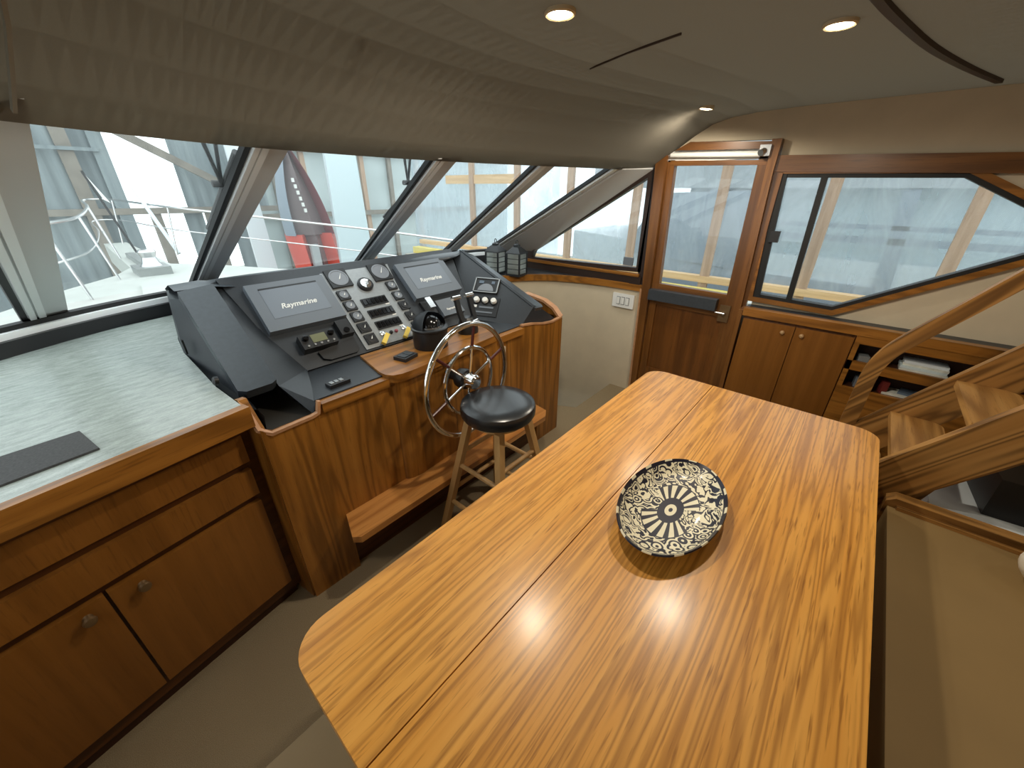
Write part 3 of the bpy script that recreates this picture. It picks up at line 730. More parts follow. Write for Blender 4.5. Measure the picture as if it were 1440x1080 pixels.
# right cheek, wing
RA, RB = Vector((1.55, 1.66, 0.9)), Vector((1.67, 1.384, 0.882))
RN = Vector((-0.608, -0.313, 0.729)).normalized()
def rz(x, y): return 0.9 + (0.608 * (x - 1.55) + 0.313 * (y - 1.66)) / 0.729
b = B(); b.face([(1.55, 1.655, rz(1.55, 1.655)), (1.67, 1.384, rz(1.67, 1.384)), (1.79, 1.384, rz(1.79, 1.384)), (1.79, 1.99, rz(1.79, 1.99)), (1.73, 2.02, rz(1.73, 2.02))])
b.face([(1.67, 1.384, 0.882), (1.66, 1.384, 0.84), (2.03, 1.384, 0.84), (1.86, 1.384, 0.95), (1.79, 1.384, rz(1.79, 1.384))])
obj('inner_cheek', b, 'vinyl', HC, sharp=85)
wt1 = [(1.775, 2.0, rz(1.775, 1.99) + 0.012), (1.775, 1.40, rz(1.775, 1.39) + 0.012), (1.79, 1.372, 0.968), (1.86, 1.372, 0.962), (1.885, 1.40, 0.965), (1.895, 2.0, 1.195)]
b = B(); b.prism(wt1, (0.0, 0.02, -0.034), 0.010, 4); obj('wing_pad', b, 'vinyl_soft', HC)
b = B(); b.face([(1.88, 2.02, 1.18), (1.87, 1.40, 0.930), (2.035, 1.40, 0.86), (2.035, 1.95, 0.92), (1.95, 2.5, 0.92)])
b.face([(1.88, 2.02, 1.18), (1.95, 2.5, 0.92), (1.95, 3.0, 0.92), (1.86, 2.8, 1.09), (1.83, 2.04, 1.21)])
obj('outer_cheek', b, 'vinyl', HC)
b = B(); b.box(1.476, 1.500, 1.352, 1.36, 0.765, 0.815, 0.002); obj('panel_switch', b, 'cream', HC)

# instruments ---------------------------------------------------------
def plotter(x0, x1, v0, v1, label):
    cx, cv = (x0 + x1) / 2, (v0 + v1) / 2
    t_ = thing('chartplotter', label, 'chartplotter', dp(cx, v0), group='chartplotters on the helm dash')
    hw, hv = (x1 - x0) / 2, (v1 - v0) / 2
    m = dframe(cx, cv)
    b = B(); b.box(-hw, hw, -hv, hv, 0.001, 0.034, 0.012, 3, mat=m); hs = obj('housing', b, 'grey_plastic', t_)
    m2 = dframe(cx, cv + 0.008)
    b = B(); b.box(-hw * 0.74, hw * 0.74, -hv * 0.60, hv * 0.66, 0.030, 0.0352, 0.001, 1, mat=m2); obj('screen', b, 'screen', t_)
    b = B(); b.box(-hw * 0.74, hw * 0.74, hv * 0.64, hv * 0.70, 0.030, 0.0362, mat=m2); obj('shade_strip', b, 'black', t_)
    text('Raymarine', t_, dframe(cx + 0.0, cv - 0.012, 0.0356), hw * 0.215, 'white', shear=0.25)
    return t_
plotter(0.502, 0.842, 0.196, 0.443, 'larger grey chartplotter left of the silver instrument panel')
plotter(1.250, 1.585, 0.196, 0.437, 'grey chartplotter right of the silver instrument panel')

IP = thing('instrument_panel', 'silver instrument panel full of gauges between the two chartplotters', 'instrument panel', dp(1.03, 0))
b = B(); b.prism([dp(0.848, 0.004, 0.001), dp(1.160, 0.004, 0.001), dp(1.232, 0.468, 0.001), dp(0.848, 0.468, 0.001)], DNm * 0.006); obj('panel', b, 'silver', IP)
def gauge(x, v, size, dial='dial', rad=0.42):
    m = dframe(x, v, 0.007)
    b = B(); b.box(-size / 2, size / 2, -size / 2, size / 2, 0, 0.012, 0.006, 2, mat=m); g_ = obj('gauge', b, 'black', IP)
    b = B(); r_ = size * rad; b.lathe([(r_, 0.0), (r_, 0.014), (r_ * 0.86, 0.0145), (r_ * 0.84, 0.0125), (0, 0.0125)], 28, m); obj('dial', b, dial, g_)
    b = B(); b.prism([m @ Vector(p) for p in ((-0.003, -r_ * 0.2, 0.0130), (0.003, -r_ * 0.2, 0.0130), (r_ * 0.5, r_ * 0.6, 0.0130))], DNm * 0.002); obj('needle', b, 'white', g_)
    return g_
gauge(0.920, 0.420, 0.108, rad=0.44); gauge(1.155, 0.418, 0.108, rad=0.44)
for i, v in enumerate((0.318, 0.252, 0.185, 0.118, 0.050)): gauge(0.895, v, 0.054, 'dial' if i < 3 else 'black', 0.40)
for i, v in enumerate((0.322, 0.253, 0.187, 0.118, 0.052)): gauge(1.170, v, 0.052, 'dial' if i < 2 else 'black', 0.40)
b = B(); m = dframe(1.035, 0.358, 0.007); b.lathe([(0.040, 0), (0.040, 0.014), (0.033, 0.02), (0.03, 0.02), (0.028, 0.016), (0, 0.016)], 28, m); g_ = obj('horn_dial', b, 'black', IP)
b = B(); b.lathe([(0.028, 0.012), (0.028, 0.019), (0.012, 0.021), (0.011, 0.019), (0, 0.019)], 28, m); obj('chrome_ring', b, 'chrome', g_)
for v in (0.252, 0.181, 0.110):
    m = dframe(1.030, v, 0.007)
    b = B(); b.box(-0.070, 0.070, -0.024, 0.024, 0, 0.006, 0.002, 1, mat=m); st_ = obj('switch_strip', b, 'black', IP)
    for k in range(6):
        b = B(); x = -0.056 + k * 0.0225; b.box(x - 0.008, x + 0.008, -0.015, 0.015, 0.005, 0.011, 0.002, 1, mat=m); obj('rocker', b, 'black_gloss', st_)
    b = B(); b.box(0.048, 0.070, -0.033, -0.026, 0.0, 0.002, mat=m); obj('legend_plate', b, 'white', st_)
for x, mt in ((1.012, 'black'), (1.042, 'red_small')):
    b = B(); b.lathe([(0.009, 0), (0.009, 0.008), (0.006, 0.012), (0, 0.012)], 14, dframe(x, 0.056, 0.007)); obj('push_button', b, mt, IP)
for x in (0.962, 1.088):
    b = B(); b.lathe([(0.012, 0), (0.012, 0.010), (0.006, 0.012), (0, 0.012)], 14, dframe(x, 0.062, 0.007)); obj('key_switch', b, 'steel', IP)
for x, lab in ((0.955, 'yellow key float hanging from the left ignition switch'), (1.080, 'yellow key float hanging from the right ignition switch')):
    t_ = thing('key_float', lab, 'key float', dp(x, 0.03, 0.02), group='yellow key floats on the silver panel')
    m = frame(dp(x, 0.022, 0.026), (0.72, 0.69, 0.2), DNm)
    b = B(); b.box(-0.032, 0.032, -0.011, 0.011, -0.009, 0.009, 0.008, 3, mat=m); obj('float', b, 'yellow', t_)
    b = B(); b.rod(dp(x + 0.02, 0.045, 0.026), dp(x + 0.008, 0.062, 0.017), 0.003, n=8); obj('key', b, 'steel', t_)

VR = thing('radio', 'black marine radio with olive display below the left chartplotter', 'radio', dp(0.66, 0.10))
b = B(); b.box(-0.076, 0.076, -0.036, 0.036, 0.0, 0.045, 0.006, 2, mat=dframe(0.66, 0.105)); obj('body', b, 'black', VR)
b = B(); b.box(-0.030, 0.034, -0.014, 0.026, 0.044, 0.0465, 0.001, 1, mat=dframe(0.662, 0.105)); obj('display', b, 'lcd', VR)
for k in range(5):
    b = B(); b.lathe([(0.006, 0), (0.005, 0.006), (0, 0.006)], 10, dframe(0.606 + k * 0.028, 0.080, 0.045)); obj('button', b, 'steel', VR)
for x in (0.608, 0.72):
    b = B(); b.lathe([(0.014, 0), (0.012, 0.016), (0, 0.017)], 16, dframe(x, 0.118, 0.045)); obj('dial_knob', b, 'black_gloss', VR)
MI = thing('microphone', 'black fist microphone hung beside the radio', 'microphone', dp(0.80, 0.12))
b = B(); b.box(-0.03, 0.03, -0.04, 0.04, 0.0, 0.035, 0.012, 3, mat=dframe(0.800, 0.138)); obj('body', b, 'black', MI)
b = B(); b.rod(dp(0.80, 0.118, 0.03), dp(0.80, 0.118, 0.040), 0.014, n=14); obj('talk_button', b, 'black_gloss', MI)
PLT = thing('cover_plate', 'black rounded cover plate below the marine radio', 'cover plate', dp(0.73, 0.03))
b = B(); b.prism([dp(x, v, 0.001) for x, v in ((0.640, 0.060), (0.648, 0.020), (0.675, 0.006), (0.800, 0.006), (0.818, 0.02), (0.822, 0.085))], DNm * 0.012, 0.004, 2); obj('plate', b, 'black', PLT)
AP = thing('autopilot_display', 'small grey autopilot display under the right chartplotter', 'autopilot', dp(1.43, 0.05))
b = B(); b.box(-0.076, 0.076, -0.054, 0.054, 0.0, 0.028, 0.006, 2, mat=dframe(1.43, 0.106)); obj('housing', b, 'grey_plastic', AP)
text('Raymarine', AP, dframe(1.43, 0.09, 0.0288), 0.018, 'white', shear=0.25)
b = B(); b.lathe([(0.012, 0), (0.011, 0.01), (0, 0.011)], 16, dframe(1.488, 0.12, 0.027)); obj('dial_knob', b, 'black', AP)
KN = thing('spotlight_joystick', 'silver topped black joystick control left of the autopilot display', 'joystick', dp(1.30, 0.14))
b = B(); b.box(-0.035, 0.035, -0.045, 0.045, 0, 0.02, 0.006, 2, mat=dframe(1.30, 0.135)); obj('base', b, 'black', KN)
b = B(); b.box(-0.018, 0.018, -0.034, 0.034, 0.02, 0.055, 0.010, 3, mat=dframe(1.30, 0.145)); obj('knob', b, 'steel', KN)

# right cheek instruments
RX = Vector((0.064, -0.131, -0.003)).normalized(); RYv = RN.cross(RX)
def rframe(x, y, n=0.0):
    return frame(Vector((x, y, rz(x, y))) + RN * n, RX, RN)
CL = thing('clinometer', 'chrome framed rectangular clinometer on the right dash cheek', 'clinometer', (1.717, 1.70, rz(1.717, 1.70)))
m = rframe(1.717, 1.702)
b = B(); b.box(-0.078, 0.078, -0.052, 0.052, 0.0, 0.012, 0.005, 2, mat=m); obj('case', b, 'black', CL)
b = B()
for bx in ((-0.078, 0.078, 0.046, 0.052), (-0.078, 0.078, -0.052, -0.046), (-0.078, -0.071, -0.052, 0.052), (0.071, 0.078, -0.052, 0.052)):
    b.box(bx[0], bx[1], bx[2], bx[3], 0.010, 0.018, 0.002, 1, mat=m)
obj('bezel', b, 'silver', CL)
b = B(); b.prism([m @ Vector((0.05 * math.cos(a), -0.038 + 0.05 * math.sin(a), 0.012)) for a in [PI * k / 12 for k in range(13)]], RN * 0.002); obj('dial', b, 'dial', CL)
for x0, x1 in ((-0.05, -0.02), (0.03, 0.05)):
    b = B(); b.box(x0, x1, 0.012, 0.031, 0.012, 0.0145, mat=m); obj('legend_mark', b, 'mag_blue', CL)
SP = thing('control_plate', 'black control plate with three white knobs under the clinometer', 'control plate', (1.66, 1.65, rz(1.66, 1.65)))
m = rframe(1.636, 1.645)
b = B(); b.box(-0.088, 0.088, -0.075, 0.055, 0.0, 0.006, 0.003, 1, mat=m); obj('plate', b, 'black', SP)
for k in range(3):
    mk = m @ Matrix.Translation((-0.055 + k * 0.054, 0.028, 0.006))
    b = B(); b.lathe([(0.026, 0), (0.026, 0.004), (0, 0.004)], 22, mk); kn = obj('knob_skirt', b, 'black_gloss', SP)
    b = B(); b.lathe([(0.019, 0.004), (0.017, 0.018), (0.014, 0.021), (0, 0.021)], 22, mk); obj('knob', b, 'white', kn)
for x0, x1, y0, y1, z1, m_ in ((-0.07, -0.045, -0.022, -0.006, 0.010, 'white'), (-0.03, 0.06, -0.022, -0.010, 0.008, 'grey_plastic'), (-0.07, 0.06, -0.055, -0.045, 0.008, 'grey_plastic')):
    b = B(); b.box(x0, x1, y0, y1, 0.006, z1, mat=m); obj('legend_mark', b, m_, SP)

# compass on the pod
CX, CY = 1.098, 1.487
CO = thing('compass', 'black domed binnacle compass standing on the oak pod', 'compass', (CX, CY, 0.902))
mt = Matrix.Translation((CX, CY, 0.902))
b = B(); b.lathe([(0.082, 0), (0.084, 0.01), (0.084, 0.085), (0.090, 0.09), (0.090, 0.098), (0.084, 0.102), (0.06, 0.102), (0, 0.10)], 40, mt); obj('base', b, 'black', CO)
# hood: part of a dome left open towards the helm
b = B(); rows = []
for i in range(9):
    ph = i / 8 * PI / 2
    rr = 0.082 * math.cos(ph); zz = 0.102 + 0.070 * math.sin(ph)
    rows.append([(CX + rr * math.cos(a), CY + rr * math.sin(a), 0.902 + zz) for a in [math.radians(-20 + 10 * k) for k in range(24)]])
b.strip(rows)
bmesh.ops.solidify(b.bm, geom=b.bm.faces[:], thickness=0.004)
obj('hood', b, 'vinyl', CO, sharp=60)
b = B(); b.lathe([(0.060, 0.10), (0.055, 0.125), (0.040, 0.145), (0.02, 0.156), (0, 0.158)], 28, mt); obj('bowl', b, 'black_gloss', CO)
b = B(); b.lathe([(0.066, 0.101), (0.066, 0.108), (0.058, 0.108), (0.058, 0.101)], 28, mt); obj('card_ring', b, 'steel', CO)
# throttle
TX, TY = 1.36, 1.50
TH = thing('throttle', 'black twin lever throttle with chrome knobs right of the compass', 'throttle', (TX, TY, 0.902))
b = B(); b.lathe([(0.058, 0), (0.058, 0.02), (0.05, 0.06), (0.03, 0.085), (0, 0.09)], 24, Matrix.Translation((TX, TY, 0.902)), 1, 0.9); obj('base', b, 'black', TH)
for sx in (-0.045, 0.045):
    b = B(); b.sweep([(TX + sx * 0.9, TY - 0.02, 0.95), (TX + sx, TY + 0.01, 1.02), (TX + sx, TY + 0.03, 1.085)], [(-0.013, -0.009), (0.013, -0.009), (0.013, 0.009), (-0.013, 0.009)], up=(0, 1, 0)); lv = obj('lever', b, 'black', TH)
    b = B(); b.rod((TX + sx - 0.026, TY + 0.032, 1.090), (TX + sx + 0.026, TY + 0.032, 1.090), 0.013, n=14); obj('lever_knob', b, 'chrome', lv)
for sx in (-0.085, 0.01):
    b = B(); b.rod((TX + sx - 0.02, TY - 0.045, 0.965), (TX + sx + 0.02, TY - 0.045, 0.968), 0.012, n=14); b.rod((TX + sx, TY - 0.04, 0.962), (TX + sx * 0.5, TY - 0.02, 0.935), 0.007, n=10); obj('trim_knob', b, 'chrome', TH)
# small loose controls
def slab(name, label, cat, cx, cy, z, lx, ly, h, rot, mat, extra=None):
    t_ = thing(name, label, cat, (cx, cy, z), rot)
    b = B(); b.box(-lx / 2, lx / 2, -ly / 2, ly / 2, 0, h, min(h * 0.45, 0.006), 3); lobj('body', b, mat, t_)
    return t_
t_ = slab('remote_control', 'small black remote with grey buttons on the dash shelf', 'remote', 0.594, 1.447, 0.8905, 0.085, 0.042, 0.014, 0.05, 'black')
for k in range(3):
    b = B(); b.box(-0.032 + k * 0.02, -0.018 + k * 0.02, -0.010, 0.012, 0.013, 0.017, 0.002, 1); lobj('button', b, 'silver', t_)
t_ = slab('control_pad', 'flat black two button control pad on the oak pod top', 'control pad', 0.920, 1.446, 0.9022, 0.085, 0.070, 0.016, 0.25, 'black')
for k in range(2):
    b = B(); b.box(-0.032 + k * 0.034, -0.002 + k * 0.034, -0.022, 0.022, 0.015, 0.019, 0.003, 1); lobj('button', b, 'vinyl', t_)

# steering wheel
az = 0.08
WN = Vector((math.sin(az), -math.cos(az), 0.03)).normalized(); WC = Vector((1.085, 1.205, 0.806))
ST = thing('steering_wheel', 'chrome steering wheel with inner ring and dark red spoke ends', 'steering wheel', WC)
WU = Vector((0, 0, 1)).cross(WN); WU = -WN.cross(Vector((0, 0, 1))) if False else WN.cross(Vector((0, 0, 1))).normalized() * -1
if WU.x < 0: WU = -WU
WV = WN.cross(WU); 
if WV.z < 0: WV = -WV
def wp(r, a, n=0): return WC + (WU * math.cos(a) + WV * math.sin(a)) * r + WN * n
b = B(); b.tube([wp(0.264, 2 * PI * k / 72) for k in range(72)], 0.0125, 12, True, up=WN); obj('rim', b, 'chrome', ST)
b = B(); b.tube([wp(0.156, 2 * PI * k / 56) for k in range(56)], 0.010, 10, True, up=WN); obj('inner_ring', b, 'chrome', ST)
for k in range(6):
    a = math.radians(18 + 60 * k)
    b = B(); b.rod(wp(0.03, a), wp(0.158, a), 0.0065, n=10); sp_ = obj('spoke', b, 'chrome', ST)
    b = B(); b.tube([wp(0.156, a), wp(0.185, a), wp(0.225, a), wp(0.262, a)], 0.007, 10); obj('spoke_end', b, 'grip', sp_)
mw_ = frame(WC, WU, WN)
b = B(); b.lathe([(0.045, -0.06), (0.05, -0.03), (0.046, -0.012), (0.02, -0.01), (0, -0.01)], 28, mw_); obj('hub_shroud', b, 'black', ST)
b = B(); b.lathe([(0.034, -0.014), (0.036, 0.012), (0.034, 0.040), (0.026, 0.048), (0, 0.050)], 28, mw_); obj('hub', b, 'chrome', ST)
b = B(); b.rod(WC - WN * 0.02, WC - WN * 0.145, 0.022, n=16); obj('shaft', b, 'black', ST)

# lanterns on the ledge
def lantern(x, y, label):
    t_ = thing('lantern', label, 'lantern', (x, y, 0.925), math.radians(10), group='lanterns on the black ledge')
    s_ = 0.062
    b = B(); b.box(-s_ - 0.006, s_ + 0.006, -s_ - 0.006, s_ + 0.006, 0, 0.018, 0.003); lobj('base', b, 'lantern_metal', t_)
    for sx in (-1, 1):
        for sy in (-1, 1):
            b = B(); b.box(sx * s_ - 0.006, sx * s_ + 0.006, sy * s_ - 0.006, sy * s_ + 0.006, 0.015, 0.185); lobj('post', b, 'lantern_metal', t_)
    for k in range(4):
        R4 = Matrix.Rotation(k * PI / 2, 4, 'Z')
        b = B(); b.box(-s_, s_, s_ - 0.003, s_, 0.016, 0.182, mat=R4); pn = lobj('pane', b, 'lantern_glass', t_)
        b = B()
        for z in (0.058, 0.100, 0.142): b.box(-s_, s_, s_ - 0.001, s_ + 0.004, z - 0.0025, z + 0.0025, mat=R4)
        lobj('glazing_bar', b, 'lantern_metal', pn)
    b = B(); b.lathe([(0.100, 0.182), (0.098, 0.190), (0.040, 0.232), (0.030, 0.235), (0.030, 0.25), (0.012, 0.258), (0, 0.26)], 4, Matrix.Rotation(PI / 4, 4, 'Z')); lobj('roof', b, 'lantern_metal', t_, sharp=20)
    b = B(); b.tube([(0.016 * math.cos(a), 0, 0.272 + 0.016 * math.sin(a)) for a in [2 * PI * k / 16 for k in range(16)]], 0.003, 6, True, up=(0, 1, 0)); lobj('ring', b, 'lantern_metal', t_)
lantern(2.625, 2.235, 'right hand black lantern with white panes, the nearer to the oak door')
lantern(2.575, 2.435, 'left hand black lantern with white panes, partly hidden by the dash wing')

# light switch
LS = thing('light_switch', 'white triple rocker switch plate on the cream wall beside the door', 'switch', (2.985, 1.385, 0.775))
yaw = math.atan2(-0.02, 0.27)
b = B(); b.box(2.978, 2.995, 1.292, 1.478, 0.722, 0.834, 0.004); obj('plate', b, 'white', LS)
for k in range(3):
    b = B(); y = 1.345 + k * 0.040; b.box(2.9765, 2.979, y - 0.0155, y + 0.0155, 0.746, 0.810); sl = obj('slot', b, 'grey_plastic', LS); b = B(); b.box(2.971, 2.978, y - 0.012, y + 0.012, 0.751, 0.805, 0.002); obj('rocker', b, 'white', sl)

# ---------------------------------------------------------------- stool
STX, STY = 1.09, 1.03
SO = thing('bar_stool', 'round black vinyl bar stool with pale wooden legs at the helm', 'stool', (STX, STY, 0))
b = B(); b.lathe([(0.135, 0.692), (0.160, 0.697), (0.168, 0.712), (0.169, 0.738), (0.164, 0.752), (0.150, 0.760), (0.10, 0.764), (0, 0.765)], 48); lobj('seat', b, 'seat_black', SO)
b = B(); b.lathe([(0.115, 0.660), (0.125, 0.665), (0.125, 0.692), (0, 0.692)], 40); lobj('seat_base', b, 'stool', SO)
def legp(sx, sy, z):
    f = (0.67 - z) / 0.67
    return Vector((sx * (0.092 + 0.113 * f), sy * (0.092 + 0.113 * f), z))
for sx, sy in ((1, 1), (1, -1), (-1, 1), (-1, -1)):
    b = B(); p0, p1 = legp(sx, sy, 0.0), legp(sx, sy, 0.672)
    dr = (p1 - p0).normalized()
    b.prism([p0 + Vector((dx, dy, 0)) for dx, dy in ((-0.016, -0.016), (0.016, -0.016), (0.016, 0.016), (-0.016, 0.016))], p1 - p0, 0.005, 2); lobj('leg', b, 'stool', SO)
for (a1, a2, zs) in (((-1, 1), (-1, -1), (0.20, 0.42)), ((1, 1), (1, -1), (0.20, 0.42)), ((-1, -1), (1, -1), (0.27, 0.49)), ((-1, 1), (1, 1), (0.27, 0.49))):
    for z in zs:
        b = B(); b.tube([legp(*a1, z), (legp(*a1, z) + legp(*a2, z)) / 2, legp(*a2, z)], 0.011, 10); lobj('rung', b, 'stool', SO)

# ---------------------------------------------------------------- table
TB = thing('dining_table', 'long glossy oak dinette table with rounded corners', 'table', (1.0, 0.2, 0))
def rrect(x0, x1, y0, y1, r, corners, n=8):
    pts = []
    for (cx, cy, a0, key) in ((x1 - r, y1 - r, 0, 'ne'), (x0 + r, y1 - r, 90, 'nw'), (x0 + r, y0 + r, 180, 'sw'), (x1 - r, y0 + r, 270, 'se')):
        if key in corners:
            for k in range(n + 1):
                a = math.radians(a0 + 90 * k / n); pts.append((cx + r * math.cos(a), cy + r * math.sin(a)))
        else:
            pts.append({'ne': (x1, y1), 'nw': (x0, y1), 'sw': (x0, y0), 'se': (x1, y0)}[key])
    return pts
def slab_top(pts, z0, z1, name, mat, bevmask=None):
    b = B(); b.prism([(x, y, z0) for x, y in pts], (0, 0, z1 - z0), 0.0)
    es = [e for e in b.bm.edges if e.calc_face_angle(0) > 0.8 and abs(e.verts[0].co.z - e.verts[1].co.z) < 1e-6 and not all(abs(v.co.y - 0.377) < 0.004 for v in e.verts)]
    bmesh.ops.bevel(b.bm, geom=es, offset=0.014, segments=5, affect='EDGES', profile=0.5)
    return obj(name, b, mat, TB, sharp=50)
slab_top(rrect(0.052, 1.972, 0.3785, 0.692, 0.085, ('ne', 'nw')), 0.684, 0.72, 'leaf', 'table_leaf')
slab_top(rrect(0.052, 1.972, -0.264, 0.3755, 0.075, ('sw', 'se')), 0.684, 0.72, 'table_top', 'table')
b = B(); b.lathe([(0.20, 0), (0.20, 0.02), (0.06, 0.05), (0.055, 0.62), (0.16, 0.66), (0.18, 0.684)], 32, Matrix.Translation((1.0, 0.2, 0))); obj('pedestal', b, 'oak_z', TB)

# platter
PX, PY = 0.980, 0.212
PT = thing('platter', 'oval blue and cream painted ceramic platter on the oak table', 'platter', (PX, PY, 0.7202))
b = B(); b.lathe([(0.0, 0.004), (0.62, 0.004), (0.64, 0.0), (0.70, 0.0), (0.72, 0.006), (0.88, 0.022), (0.985, 0.044), (1.0, 0.049), (0.985, 0.052), (0.955, 0.047), (0.85, 0.026), (0.72, 0.014), (0.3, 0.011), (0, 0.011)], 72, None, 0.236, 0.140)
lobj('dish', b, 'platter', PT, sharp=60)

# ---------------------------------------------------------------- settee
SE = thing('settee', 'beige leather dinette settee along the aft side of the table', 'settee', (0.8, -0.8, 0))
b = B(); b.box(-0.715, 1.905, -1.05, -0.375, 0.30, 0.452, 0.03, 4); obj('seat_cushion', b, 'leather', SE)
b = B(); b.box(-0.715, 1.905, -1.05, -0.405, 0.0, 0.30); obj('base', b, 'leather', SE)
b = B(); b.box(-0.715, 1.905, -1.20, -1.02, 0.40, 0.95, 0.04, 4); obj('backrest', b, 'leather', SE)
b = B(); b.prism([(1.91, -0.365, 0.0), (1.91, -0.365, 0.47), (1.91, -0.39, 0.492), (1.91, -1.2, 0.492), (1.91, -1.2, 0.0)], (0.055, 0, 0), 0.008, 3); obj('end_board', b, 'stair', SE, label='oak end board')
b = B(); b.box(1.893, 1.912, -1.18, -0.40, 0.447, 0.466, 0.005, 3); obj('bead', b, 'stair', SE)
SW = thing('settee', 'beige leather settee end beneath the near left table corner', 'settee', (-0.3, 0.3, 0))
b = B(); b.box(-0.715, 0.20, -0.36, 0.66, 0.30, 0.452, 0.03, 4); obj('seat_cushion', b, 'leather', SW)
b = B(); b.box(-0.715, 0.18, -0.36, 0.635, 0.0, 0.30); obj('base', b, 'leather', SW)
b = B()
bmesh.ops.create_uvsphere(b.bm, u_segments=24, v_segments=14, radius=1.0)
b.bm.transform(Matrix.Translation((1.742, -0.775, 0.535)) @ Matrix.Diagonal((0.085, 0.10, 0.082, 1)))
o = obj('bolster_cushion', b, 'cushion', None, loc=(1.742, -0.775, 0.452)); tag(o, 'round cream cushion at the right picture edge on the settee', 'cushion')

# ---------------------------------------------------------------- stairs
SR = thing('staircase', 'open oak ladder stair rising aft beside the side cabinet', 'stairs', (2.25, -0.3, 0))
def stringer(x0, x1, y0, zoff):
    b = B(); s_ = 1.405
    L = 1.15
    b.prism([(x0, y0, 0), (x0, y0 - 0.205, 0), (x0, y0 - L, (L - 0.205) * s_), (x0, y0 - L, L * s_)], (x1 - x0, 0, 0), 0.005, 2)
    return b
obj('stringer', stringer(1.985, 2.020, 0.112, 0), 'stair_slope', SR)
obj('stringer', stringer(2.49, 2.525, 0.134, 0), 'stair_slope', SR)
for k in range(6):
    y0 = -0.03 - 0.15 * k; z0 = 0.18 + 0.22 * k
    b = B(); pts = rrect(2.018, 2.492, y0 - 0.185, y0, 0.05, ('se',), 6)
    b.prism([(x, y, z0 - 0.03) for x, y in pts], (0, 0, 0.03), 0.006, 2); obj('tread', b, 'stair_x', SR)
hp = smooth([(2.507, -0.198, 0.30), (2.507, -0.198, 0.55), (2.507, -0.198, 0.76), (2.507, -0.215, 0.86), (2.507, -0.262, 0.955), (2.507, -0.40, 1.145), (2.507, -0.60, 1.42), (2.507, -1.05, 2.0)], 6)
b = B(); b.sweep(hp, [(-0.032, -0.018), (0.032, -0.018), (0.032, 0.018), (-0.032, 0.018)], up=(1, 0, 0)); 
bmesh.ops.bevel(b.bm, geom=[e for e in b.bm.edges if e.calc_face_angle(0) > 1.0], offset=0.006, segments=2, affect='EDGES')
obj('handrail', b, 'stair_slope', SR, sharp=40)
b = B(); b.prism([(2.04, -0.33, 0.30), (2.04, -0.30, 0.40), (2.04, -1.05, 1.42), (2.04, -1.05, 1.30), (2.04, -0.62, 0.68), (2.04, -0.50, 0.515), (2.04, -0.48, 0.45), (2.04, -0.45, 0.30)], (0.02, 0, 0)); obj('apron', b, 'stair_slope', SR)
# shelf behind the settee end with black box
b = B(); b.box(1.966, 2.44, -1.25, -0.505, 0.0, 0.452, 0.004)
o = obj('side_shelf', b, 'hull_white', None, loc=(2.2, -0.9, 0)); tag(o, 'white shelf under the oak stair beside the settee', 'shelf')
TV = thing('black_case', 'black case standing on the white shelf under the stair', 'case', (2.27, -0.9, 0.453))
b = B(); b.prism([(2.09, -0.655, 0.4535), (2.44, -0.63, 0.4535), (2.44, -1.15, 0.4535), (2.12, -1.15, 0.4535)], (0.02, 0, 0.16), 0.012, 3); obj('body', b, 'black', TV)
b = B(); b.rod((2.26, -0.80, 0.614), (2.26, -1.0, 0.614), 0.008, n=10); obj('handle', b, 'black_gloss', TV)

# ---------------------------------------------------------------- side cabinet
SB = thing('side_cabinet', 'long oak side cabinet with two doors and open book shelves', 'cabinet', (2.9, -0.5, 0))
b = B(); b.box(2.845, 2.90, -2.3, 0.486, 0.868, 0.917, 0.014, 4); obj('top_rail', b, 'oak_y', SB)
b = B(); b.box(2.89, 3.0, -2.3, 0.486, 0.885, 0.912); obj('top', b, 'vinyl', SB)
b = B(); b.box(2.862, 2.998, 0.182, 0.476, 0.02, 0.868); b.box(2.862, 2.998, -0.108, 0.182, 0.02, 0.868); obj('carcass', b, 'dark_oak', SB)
for y0, y1, ky in ((0.186, 0.472, 0.241), (-0.100, 0.181, 0.141)):
    b = B(); b.box(2.848, 2.864, y0, y1, 0.10, 0.850, 0.004, 2); d_ = obj('door', b, 'doorwood', SB)
    b = B(); b.lathe([(0.009, 0), (0.006, 0.006), (0.013, 0.014), (0.010, 0.022), (0, 0.024)], 18, frame((2.848, ky, 0.808), (0, 1, 0), (-1, 0, 0))); obj('knob', b, 'knob', d_)
b = B()
for y0, y1, z0, z1 in ((-2.3, -0.106, 0.02, 0.558), (-2.3, -0.106, 0.665, 0.720), (-2.3, -0.106, 0.822, 0.868), (-0.130, -0.106, 0.558, 0.822), (-0.262, -0.236, 0.558, 0.822), (-0.86, -0.80, 0.558, 0.822), (-2.3, -1.6, 0.558, 0.822)):
    b.box(2.850, 2.868, y0, y1, z0, z1)
obj('face_frame', b, 'oak_y', SB)
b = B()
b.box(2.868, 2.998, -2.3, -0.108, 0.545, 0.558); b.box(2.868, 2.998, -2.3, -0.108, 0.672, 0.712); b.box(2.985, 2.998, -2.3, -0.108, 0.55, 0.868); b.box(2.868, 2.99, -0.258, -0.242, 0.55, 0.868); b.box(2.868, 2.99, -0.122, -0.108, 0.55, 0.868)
obj('shelf_lining', b, 'kick', SB)
